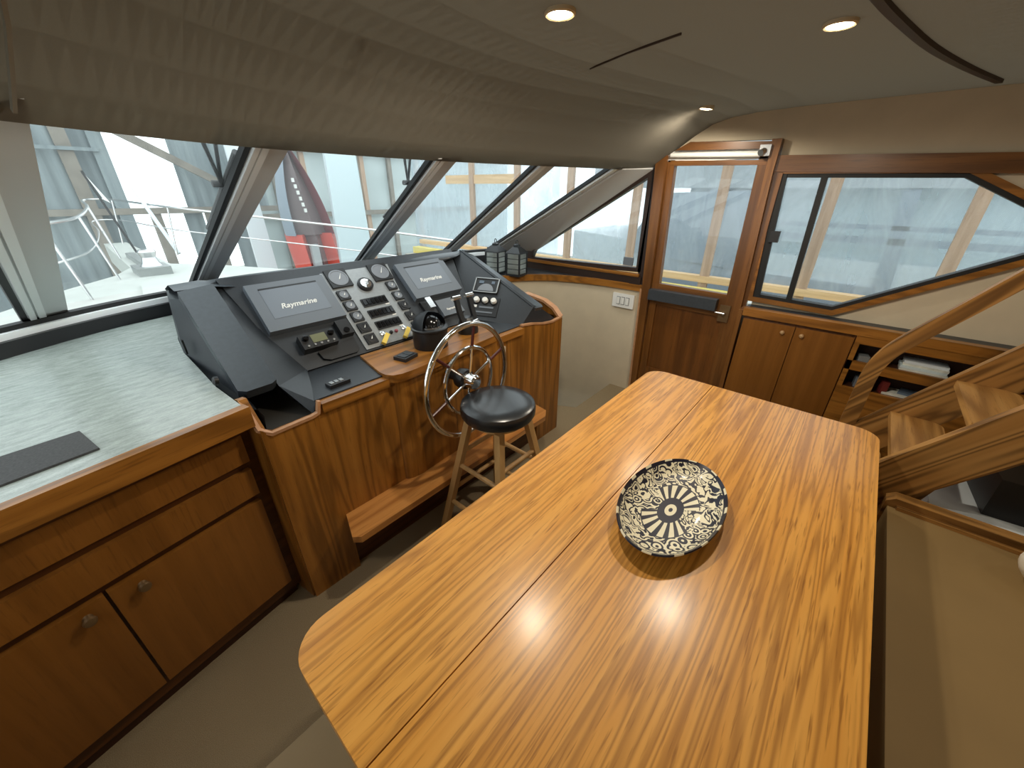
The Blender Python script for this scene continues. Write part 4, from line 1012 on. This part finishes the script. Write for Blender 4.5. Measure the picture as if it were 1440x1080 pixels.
# things on the shelves
def book(cx, cy, z, lx, ly, h, rot, mat, label, cat='magazine', tilt=0.0, name='magazine'):
    o_ = B(); mm = Matrix.Translation((cx, cy, z)) @ Matrix.Rotation(rot, 4, 'Z') @ Matrix.Rotation(tilt, 4, 'Y')
    o_.box(-lx / 2, lx / 2, -ly / 2, ly / 2, 0, h, 0.0015, 1, mat=mm)
    q = obj(name, o_, mat, None, loc=(cx, cy, z)); tag(q, label, cat, 'papers on the side cabinet shelves'); return q
book(2.925, -0.425, 0.7125, 0.10, 0.19, 0.016, 0.0, 'paper', 'white magazine at the bottom of the upper shelf pile')
book(2.925, -0.420, 0.729, 0.10, 0.185, 0.014, 0.03, 'panel_white', 'pale magazine second from the bottom of the upper shelf pile')
book(2.928, -0.428, 0.7435, 0.095, 0.18, 0.012, -0.03, 'paper', 'white magazine second from the top of the upper shelf pile')
book(2.93, -0.425, 0.756, 0.09, 0.175, 0.014, 0.02, 'hull_white', 'bright white magazine on top of the upper shelf pile')
book(2.925, -0.37, 0.5585, 0.10, 0.13, 0.012, 0.05, 'paper', 'white booklet lying on the lower shelf behind the handrail')
book(2.93, -0.44, 0.571, 0.09, 0.12, 0.012, -0.2, 'mag_blue', 'blue grey booklet on top of the white booklet on the lower shelf', 'booklet', name='booklet')
book(2.92, -0.30, 0.5585, 0.09, 0.03, 0.07, 0.3, 'mag_red', 'dark red booklet leaning at the left end of the lower shelf', 'booklet', name='booklet')
book(2.91, -0.17, 0.7125, 0.06, 0.05, 0.035, 0.2, 'silver', 'small silver tin in the upper left shelf compartment', 'tin', name='tin')
book(2.91, -0.20, 0.5585, 0.06, 0.05, 0.06, 0.1, 'grey_plastic', 'small grey box in the lower left shelf compartment', 'box', name='small_box')

# ---------------------------------------------------------------- ceiling lamps
def spot(x, y, z, label, power, nrm=(0, 0, -1), group='recessed ceiling lamps'):
    t_ = thing('downlight', label, 'downlight', (x, y, z), group=group)
    m_ = frame((x, y, z), (1, 0, 0), nrm)
    b = B(); b.lathe([(0.032, -0.012), (0.032, 0.002), (0.037, 0.005), (0.041, 0.002), (0.041, -0.012)], 28, m_); obj('trim_ring', b, 'cream', t_)
    b = B(); b.lathe([(0.0315, 0.003), (0.02, 0.006), (0, 0.007)], 24, m_); obj('lens', b, 'lamp', t_)
    ld = bpy.data.lights.new('downlight_beam', 'SPOT'); ld.energy = power; ld.color = (1, 0.90, 0.74); ld.spot_size = math.radians(176); ld.spot_blend = 0.35; ld.shadow_soft_size = 0.03
    lo_ = bpy.data.objects.new('downlight_beam', ld); COL.objects.link(lo_); lo_.parent = t_; lo_.location = Vector(nrm) * 0.025
    lo_.rotation_euler = Vector(nrm).to_track_quat('-Z', 'Y').to_euler()
LP = 30
spot(1.080, 0.780, 2.004, 'left recessed lamp in the ceiling above the table', LP)
spot(1.645, 0.240, 2.006, 'right recessed lamp nearest the curved ceiling strip', LP)
spot(2.545, 0.865, 1.983, 'small recessed lamp in the ceiling near the oak door', LP * 0.6, (0, 0.12, -1))
for x, y in ((0.2, -0.95), (1.3, -1.6), (2.3, -1.6), (-0.45, -0.3)):  # unseen lamps added behind the camera as weak fill light
    spot(x, y, 2.012, 'added unseen fill lamp in the ceiling behind the camera', LP * 0.1, group='added fill lamps behind the camera')

# ---------------------------------------------------------------- outside: foredeck
b = B()
dk = [(-1.6, 1.6), (-1.35, 3.4), (-0.9, 5.6), (-0.1, 7.9), (0.75, 9.3), (1.6, 7.9), (2.5, 5.6), (3.2, 3.4), (3.7, 1.4), (3.7, -2.5), (3.1, -2.5), (3.1, 2.4), (2.6, 2.95), (1.7, 3.15), (0.5, 3.05), (-0.2, 2.8), (-0.8, 2.35), (-0.9, 1.0), (-1.6, 1.0)]
def dz(x, y): return 0.80 + 0.02 * max(0, y - 4) if y > 2.0 else 0.55
dk2 = [p for p in dk if p[1] >= 2.3]
front = [(-1.4, 2.3), (-0.95, 3.2), (-0.45, 4.3), (0.0, 5.0), (0.35, 5.4), (0.52, 5.8), (0.56, 8.1), (0.80, 8.1), (0.86, 5.8), (1.15, 5.5), (1.6, 4.7), (2.2, 3.8), (2.9, 3.0), (3.4, 2.3)]
b.prism([(x, y, dz(x, y)) for x, y in front], (0, 0, -0.25), 0.01, 2)
fd = obj('foredeck', b, 'deck', None, loc=(0.8, 5, 0.8)); tag(fd, 'white foredeck seen through the left windshield pane', 'deck', kind='structure')
b = B(); b.box(3.08, 3.75, -2.6, 2.3, 0.30, 0.42); b.box(3.66, 3.76, -2.6, 2.35, 0.42, 0.76, 0.02, 3)
o = obj('side_deck', b, 'deck', None, loc=(3.4, 0, 0.35)); tag(o, 'white side deck and bulwark outside the oak door', 'deck', kind='structure')
# centre moulding on the deck
b = B(); b.prism([(0.3, 3.5, 0.8), (0.45, 4.7, 0.815), (0.95, 4.7, 0.815), (1.4, 3.5, 0.8)], (0, 0, 0.05), 0.025, 3)
o = obj('deck_hatch', b, 'deck', None, loc=(0.8, 4.5, 0.8)); tag(o, 'raised white hatch moulding on the foredeck', 'hatch')
# windlass
WL = thing('windlass', 'grey anchor windlass on the white foredeck', 'windlass', (0.60, 5.35, 0.86))
b = B(); b.box(0.50, 0.76, 5.15, 5.5, 0.815, 0.90, 0.02, 2); obj('base', b, 'windlass', WL)
b = B(); b.lathe([(0.09, 0), (0.07, 0.03), (0.055, 0.08), (0.075, 0.13), (0.06, 0.15), (0, 0.155)], 24, Matrix.Translation((0.64, 5.32, 0.90))); obj('drum', b, 'steel', WL)
b = B(); b.box(0.60, 0.68, 5.5, 6.6, 0.84, 0.90, 0.01); obj('chain_stopper', b, 'windlass', WL)
# rail
RL = thing('pulpit_rail', 'stainless pulpit rail around the foredeck', 'rail', (0.8, 6, 0.8))
rp_ = [(-0.75, 3.3, 1.33), (0.03, 4.45, 1.36), (0.28, 5.2, 1.37), (0.46, 6.6, 1.41), (0.54, 8.0, 1.44), (0.82, 8.0, 1.44), (1.15, 6.6, 1.38), (1.75, 5.72, 1.29), (2.2, 5.15, 1.22), (2.6, 4.35, 1.16), (3.0, 3.3, 1.08)]
b = B(); b.tube(smooth(rp_, 5), 0.012, 8); obj('top_rail', b, 'steel', RL)
b = B(); b.tube(smooth([(x, y, z - 0.26) for x, y, z in rp_], 5), 0.008, 6); obj('lower_rail', b, 'steel', RL)
for x, y, z in rp_[1:7]:
    b = B(); b.rod((x, y, z), (x + (0.08 if x < 0.7 else -0.08), y - 0.05, dz(x, y) - 0.02), 0.010, n=8); obj('stanchion', b, 'steel', RL)
# flagstaff
FS = thing('flagstaff', 'thin bow staff with a small furled flag on the foredeck', 'flagstaff', (0.55, 7.4, 0.86))
b = B(); b.rod((0.74, 6.9, 0.85), (0.57, 7.05, 1.76), 0.012, n=8); obj('staff', b, 'gasket', FS)
b = B(); b.prism([(0.585, 7.03, 1.72), (0.70, 7.0, 1.42), (0.78, 6.95, 1.36), (0.65, 6.99, 1.46)], (0, 0.015, 0)); obj('flag', b, 'white', FS)
# mooring pole
b = B(); b.rod((1.10, 6.6, 0.84), (0.96, 7.1, 1.62), 0.022, n=10)
o = obj('boat_hook', b, 'hull_white', None, loc=(1.0, 6.8, 0.86)); tag(o, 'white pole leaning over the foredeck rail', 'pole')
# wipers on the outside of the glass
def wiper(blade0, blade1, arm0, arm1, pivot, label):
    t_ = thing('wiper', label, 'wiper', arm0, group='windshield wipers')
    b = B(); b.rod(blade0, blade1, 0.010, n=8); obj('blade', b, 'gasket', t_)
    b = B(); b.tube([arm0, pivot], 0.006, 6); b.tube([arm1, pivot], 0.006, 6); b.rod(Vector(pivot) - Vector((0.03, 0, 0)), Vector(pivot) + Vector((0.04, 0, 0)), 0.012, n=8); obj('arm', b, 'gasket', t_)
wiper((0.527, 1.690, 1.705), (0.521, 2.298, 1.432), (0.37, 1.46, 1.79), (0.43, 1.49, 1.79), (0.517, 1.90, 1.611), 'windshield wiper on the left pane before the foredeck')
wiper((1.42, 1.70, 1.735), (1.493, 2.390, 1.434), (1.13, 1.60, 1.78), (1.18, 1.60, 1.78), (1.391, 1.95, 1.625), 'windshield wiper on the middle pane before the red boat')

# ---------------------------------------------------------------- outside: shed
def corr(x0, x1, y, z0, z1, name, label):
    b = B(); n = int((x1 - x0) / 0.05); rows = [[], []]
    for i in range(n + 1):
        x = x0 + (x1 - x0) * i / n; yy = y + 0.025 * math.sin(i * PI / 2)
        rows[0].append((x, yy, z0)); rows[1].append((x, yy, z1))
    b.strip(rows); o_ = obj(name, b, 'corrugated', None, loc=(x0, y, z0), sharp=80)
    tag(o_, label, 'shed wall', 'corrugated shed sheets', 'structure'); return o_
SY = 10.0
corr(-5.0, 1.10, SY, -0.5, 4.5, 'wall_shed', 'corrugated grey shed wall to the left of the bright opening')
corr(2.05, 3.5, SY, 1.20, 4.5, 'wall_shed', 'corrugated grey shed wall right of the bright opening')
corr(1.10, 2.05, SY, 3.1, 4.5, 'wall_shed', 'corrugated grey shed wall above the bright opening')
corr(1.95, 2.25, SY, -0.5, 1.2, 'wall_shed', 'narrow corrugated strip below the shed beam')
corr(2.7, 3.3, SY, -0.5, 1.2, 'wall_shed', 'corrugated strip near the red boat')
def beam(p0, p1, w, h, label, mat='rust_beam', name='beam', group='shed timbers', cat='beam'):
    p0, p1 = Vector(p0), Vector(p1); b = B(); b.sweep([p0, p1], [(-w / 2, -h / 2), (w / 2, -h / 2), (w / 2, h / 2), (-w / 2, h / 2)])
    o_ = obj(name, b, mat, None, loc=tuple(p0)); tag(o_, label, cat, group); return o_
beam((-5, SY - 0.1, 1.25), (3.6, SY - 0.1, 1.20), 0.08, 0.10, 'long horizontal shed beam behind the foredeck rail')
beam((1.15, SY - 0.25, 2.55), (2.75, SY - 0.25, 1.60), 0.07, 0.12, 'diagonal brown brace crossing the bright shed opening')
beam((-5, SY - 0.15, 2.15), (1.1, SY - 0.15, 2.13), 0.05, 0.05, 'thin pale rail high on the left shed wall', 'corrugated')
for x, m_, lab in ((0.72, 'rust_beam', 'weathered brown shed post near the left windshield mullion'), (1.12, 'corrugated', 'pale shed post left of the bright opening')):
    b = B(); b.box(x - 0.09, x + 0.09, SY - 0.13, SY - 0.03, -0.5, 4.4)
    o = obj('shed_post', b, m_, None, loc=(x, SY, -0.5)); tag(o, lab, 'post', 'shed timbers')
for x0, x1, m_, lab in ((2.28, 2.45, 'rust_beam', 'rusty pier below the shed beam left of the red boat'), (1.45, 1.60, 'rust_beam', 'grey pier under the bright shed opening')):
    b = B(); b.box(x0, x1, SY - 0.1, SY, -0.5, 1.2)
    o = obj('pier_post', b, m_, None, loc=(x0, SY, -0.5)); tag(o, lab, 'post', 'shed timbers')
b = B(); b.box(-6, 12, -4, 14, -0.62, -0.5)
o = obj('ground', b, 'water', None, loc=(0, 5, -0.6)); tag(o, 'pale dock surface below the boat', 'dock', kind='structure')

b = B(); b.box(3.4, 13.0, 11.6, 11.65, -0.5, 5.0)
o = obj('wall_shed', b, 'shed_pale', None, loc=(8, 11.6, -0.5)); tag(o, 'pale translucent end wall of the shed behind the red boat', 'shed wall', kind='structure')
for k, x in enumerate((4.3, 5.05, 5.9, 6.7, 7.6, 8.6)):
    b = B(); b.box(x - 0.06, x + 0.06, 11.5, 11.6, -0.5, 4.9)
    o = obj('wall_stud', b, ('rust_beam', 'pine')[k % 2], None, loc=(x, 11.5, -0.5)); tag(o, 'upright stud on the pale shed end wall beyond the windshield', 'stud', 'studs on the pale end wall')
beam((3.4, 11.45, 0.95), (12.5, 11.45, 0.95), 0.06, 0.12, 'low horizontal rail on the pale shed end wall', 'rust_beam')
beam((3.4, 11.45, 2.45), (12.5, 11.45, 2.45), 0.06, 0.10, 'upper horizontal rail on the pale shed end wall', 'rust_beam')

# red hulled boat bow on
RBt = thing('red_boat', 'upright red and charcoal boat hull standing beyond the middle pane', 'boat', (3.45, 8.3, -0.5))
def hullrow(z):
    # half widths of the bow-up hull against height
    t_ = max(0.0, min(1.0, (z - 0.6) / 1.72))
    return 0.52 * (1 - t_ ** 2.2)
def hullshape(z0, z1, fl, fr, depth, x0=3.50, y0=8.3, n=14):
    b = B(); rows = []
    for i in range(n + 1):
        z = z0 + (z1 - z0) * i / n; w = hullrow(z); lean = 0.10 * (z - 0.5)
        xl = x0 - lean - w * 0.62; xr = x0 - lean + w
        a, c_ = xl + (xr - xl) * fl, xl + (xr - xl) * fr
        rows.append([(a, y0 + depth * 0.5, z), (a, y0, z), ((a + c_) / 2, y0 - depth * 0.5, z), (c_, y0, z), (c_, y0 + depth * 0.5, z)])
    b.strip(rows, True); return b
obj('upper_hull', hullshape(0.78, 2.31, 0.10, 0.80, 0.34), 'hull_dark', RBt)
obj('gunwale', hullshape(0.78, 2.315, 0.78, 1.0, 0.40), 'hull_maroon', RBt)
obj('gunwale', hullshape(0.78, 2.315, -0.06, 0.12, 0.30), 'hull_blue', RBt)
obj('lower_hull', hullshape(-0.5, 0.80, -0.05, 0.30, 0.42), 'hull_red', RBt)
obj('lower_hull', hullshape(-0.5, 0.80, 0.62, 1.0, 0.42), 'hull_red', RBt)
obj('keel_block', hullshape(-0.5, 0.79, 0.28, 0.64, 0.30), 'hull_dark', RBt)
b = B(); b.box(3.36, 3.50, 8.02, 8.12, 0.15, 0.62, 0.02); obj('fender', b, 'canopy', RBt)
b = B()
for k, z in enumerate((1.72, 1.62, 1.52, 1.42, 1.32, 1.22)): b.box(3.30 + k * 0.022, 3.345 + k * 0.022, 8.10, 8.125, z - 0.035, z + 0.03)
obj('hull_lettering', b, 'white', RBt)
# pale wrapped panel
b = B(); b.prism([(3.95, 8.0, 2.4), (4.55, 8.0, 2.35), (4.62, 8.0, -0.5), (3.86, 8.0, -0.5)], (0, 0.08, 0))
o = obj('wrapped_panel', b, 'panel_white', None, loc=(4.2, 8.0, -0.5)); tag(o, 'tall pale blue wrapped panel right of the red boat', 'panel')
b = B(); b.prism([(2.72, 9.2, 2.4), (3.02, 9.2, 2.4), (3.08, 9.2, -0.5), (2.72, 9.2, -0.5)], (0, 0.06, 0))
o = obj('wrapped_panel', b, 'hull_white', None, loc=(2.9, 9.2, -0.5)); tag(o, 'narrow white wrapped panel left of the red boat', 'panel')

# plastic covered timber frame along the starboard side
PXS = 4.6
for k, y in enumerate((-1.38, -0.52, 0.36, 1.235, 2.125, 3.02, 3.9, 4.8)):
    b = B(); b.box(PXS - 0.045, PXS + 0.0, y - 0.045, y + 0.045, -0.5, 2.6)
    lab = ['raw pine frame post beyond the aft end of the sliding window', 'raw pine frame post behind the right part of the sliding window', 'raw pine frame post beside the sliding window stile', 'raw pine frame post seen through the door glass', 'raw pine frame post in the triangular window near the door', 'raw pine frame post in the middle of the triangular window', 'raw pine frame post behind the right windshield pane', 'grey pine frame post behind the second pane from the right'][k]
    o = obj('frame_post', b, 'pine', None, loc=(PXS, y, -0.5)); tag(o, lab, 'post', 'pine posts of the plastic covered frame')
b = B(); b.box(PXS - 0.06, PXS + 0.04, -3, 6.2, 0.70, 0.765)
o = obj('frame_plate', b, 'pine_y', None, loc=(PXS, 0, 0.7)); tag(o, 'long pine bottom plate of the plastic covered frame', 'timber')
b = B(); b.box(PXS - 0.22, PXS - 0.08, -3, 6.2, 0.551, 0.655)
o = obj('dock_edge', b, 'yellow_rope', None, loc=(PXS - 0.15, 0, 0.6)); tag(o, 'yellow timber edge running below the plastic sheet', 'timber')
b = B(); b.box(PXS - 0.4, PXS + 0.3, -3, 6.2, -0.5, 0.55)
o = obj('dock_wall', b, 'water', None, loc=(PXS, 0, -0.5)); tag(o, 'grey finger dock under the plastic covered frame', 'dock', kind='structure')
b = B(); b.sweep([(PXS, 3.92, 1.72), (PXS, 5.4, 1.72)], [(-0.03, -0.06), (0.03, -0.06), (0.03, 0.06), (-0.03, 0.06)])
o = obj('frame_rail', b, 'pine_y', None, loc=(PXS, 4, 1.7)); tag(o, 'orange brown cross rail behind the pane right of the red boat', 'timber')
# sheet with soft wrinkles
b = B(); rows = []
for i in range(41):
    y = -3 + 9.4 * i / 40; rows.append([(PXS + 0.06 + 0.03 * math.sin(y * 7.1 + z * 1.3) + 0.02 * math.sin(y * 3.3 - z * 4), y, z) for z in [0.70 + 2.0 * k / 12 for k in range(13)]])
b.strip(rows)
o = obj('plastic_sheet', b, 'plastic', None, loc=(PXS, 1.5, 0.7), sharp=180); tag(o, 'cloudy plastic sheet stretched over the pine posts', 'plastic sheet')
b = B(); rows = []
for i in range(25):
    x = PXS + 0.02 - 0.0 + 4.6 * i / 24; rows.append([(x, 6.4 + 0.03 * math.sin(x * 6 + z), z) for z in [-0.4 + 3.2 * k / 10 for k in range(11)]])
b.strip(rows)
o = obj('plastic_sheet', b, 'plastic', None, loc=(6.5, 6.4, 0.7), sharp=180); tag(o, 'cloudy plastic sheet closing the forward end of the frame', 'plastic sheet')
# neighbouring boat behind the sheet
NB = thing('motor_yacht', 'pale neighbouring motor yacht blurred behind the plastic sheet', 'boat', (7.2, 0.5, -0.5))
b = B(); b.prism([(6.2, -5, 1.62), (6.2, 2.6, 1.62), (6.8, 4.0, 1.62), (9, 4.0, 1.62), (9, -5, 1.62)], (0, 0, 0.75), 0.05, 2); obj('canopy', b, 'canopy', NB)
b = B(); b.prism([(6.25, -5, -0.5), (6.25, 2.6, -0.5), (7.2, 4.6, -0.5), (9, 4.6, -0.5), (9, -5, -0.5)], (0, 0, 1.35), 0.04, 2); obj('hull', b, 'hull_white', NB)
b = B(); b.box(6.22, 6.26, -4.8, 1.2, 1.05, 1.12); b.box(6.22, 6.26, -4.8, 1.2, 1.20, 1.25); obj('stripe', b, 'hull_blue', NB)
b = B(); b.prism([(6.24, -5, 0.2), (6.24, 2.6, 0.2), (6.24, 2.6, 0.62), (6.24, -5, 0.50)], (-0.03, 0, 0)); obj('lower_band', b, 'hull_blue', NB)
b = B(); b.box(6.5, 9, -4.8, 2.2, 0.85, 1.62, 0.03); obj('cabin', b, 'panel_white', NB)
for y in (-2.6, -0.25, 1.7):
    b = B(); b.prism([(6.22, y, 1.62), (6.22, y + 0.14, 1.62), (6.22, y + 0.06, 0.4), (6.22, y - 0.10, 0.4)], (0.05, 0, 0)); obj('canopy_strut', b, 'hull_blue', NB)
b = B(); b.prism([(6.2, 1.0, 1.6), (6.2, 2.5, 1.55), (6.2, 3.0, 0.7), (6.2, 1.2, 0.6)], (0.04, 0, 0)); obj('side_curtain', b, 'hull_blue', NB)

# ---------------------------------------------------------------- light
w = bpy.data.worlds.new('overcast_daylight'); sc.world = w; w.use_nodes = True
nt = w.node_tree; bg = nt.nodes['Background']; bg.inputs[0].default_value = (0.90, 0.97, 1.0, 1); bg.inputs[1].default_value = 2.2

sc.view_settings.view_transform = 'Standard'; sc.view_settings.look = 'None'
sc.view_settings.exposure = 0.0; sc.view_settings.gamma = 1.0; sc.view_settings.use_curve_mapping = False
cy = sc.cycles
cy.use_denoising = True
cy.max_bounces = 10; cy.diffuse_bounces = 5; cy.glossy_bounces = 4; cy.transparent_max_bounces = 12; cy.transmission_bounces = 6
cy.sample_clamp_indirect = 6
cy.caustics_reflective = False; cy.caustics_refractive = False
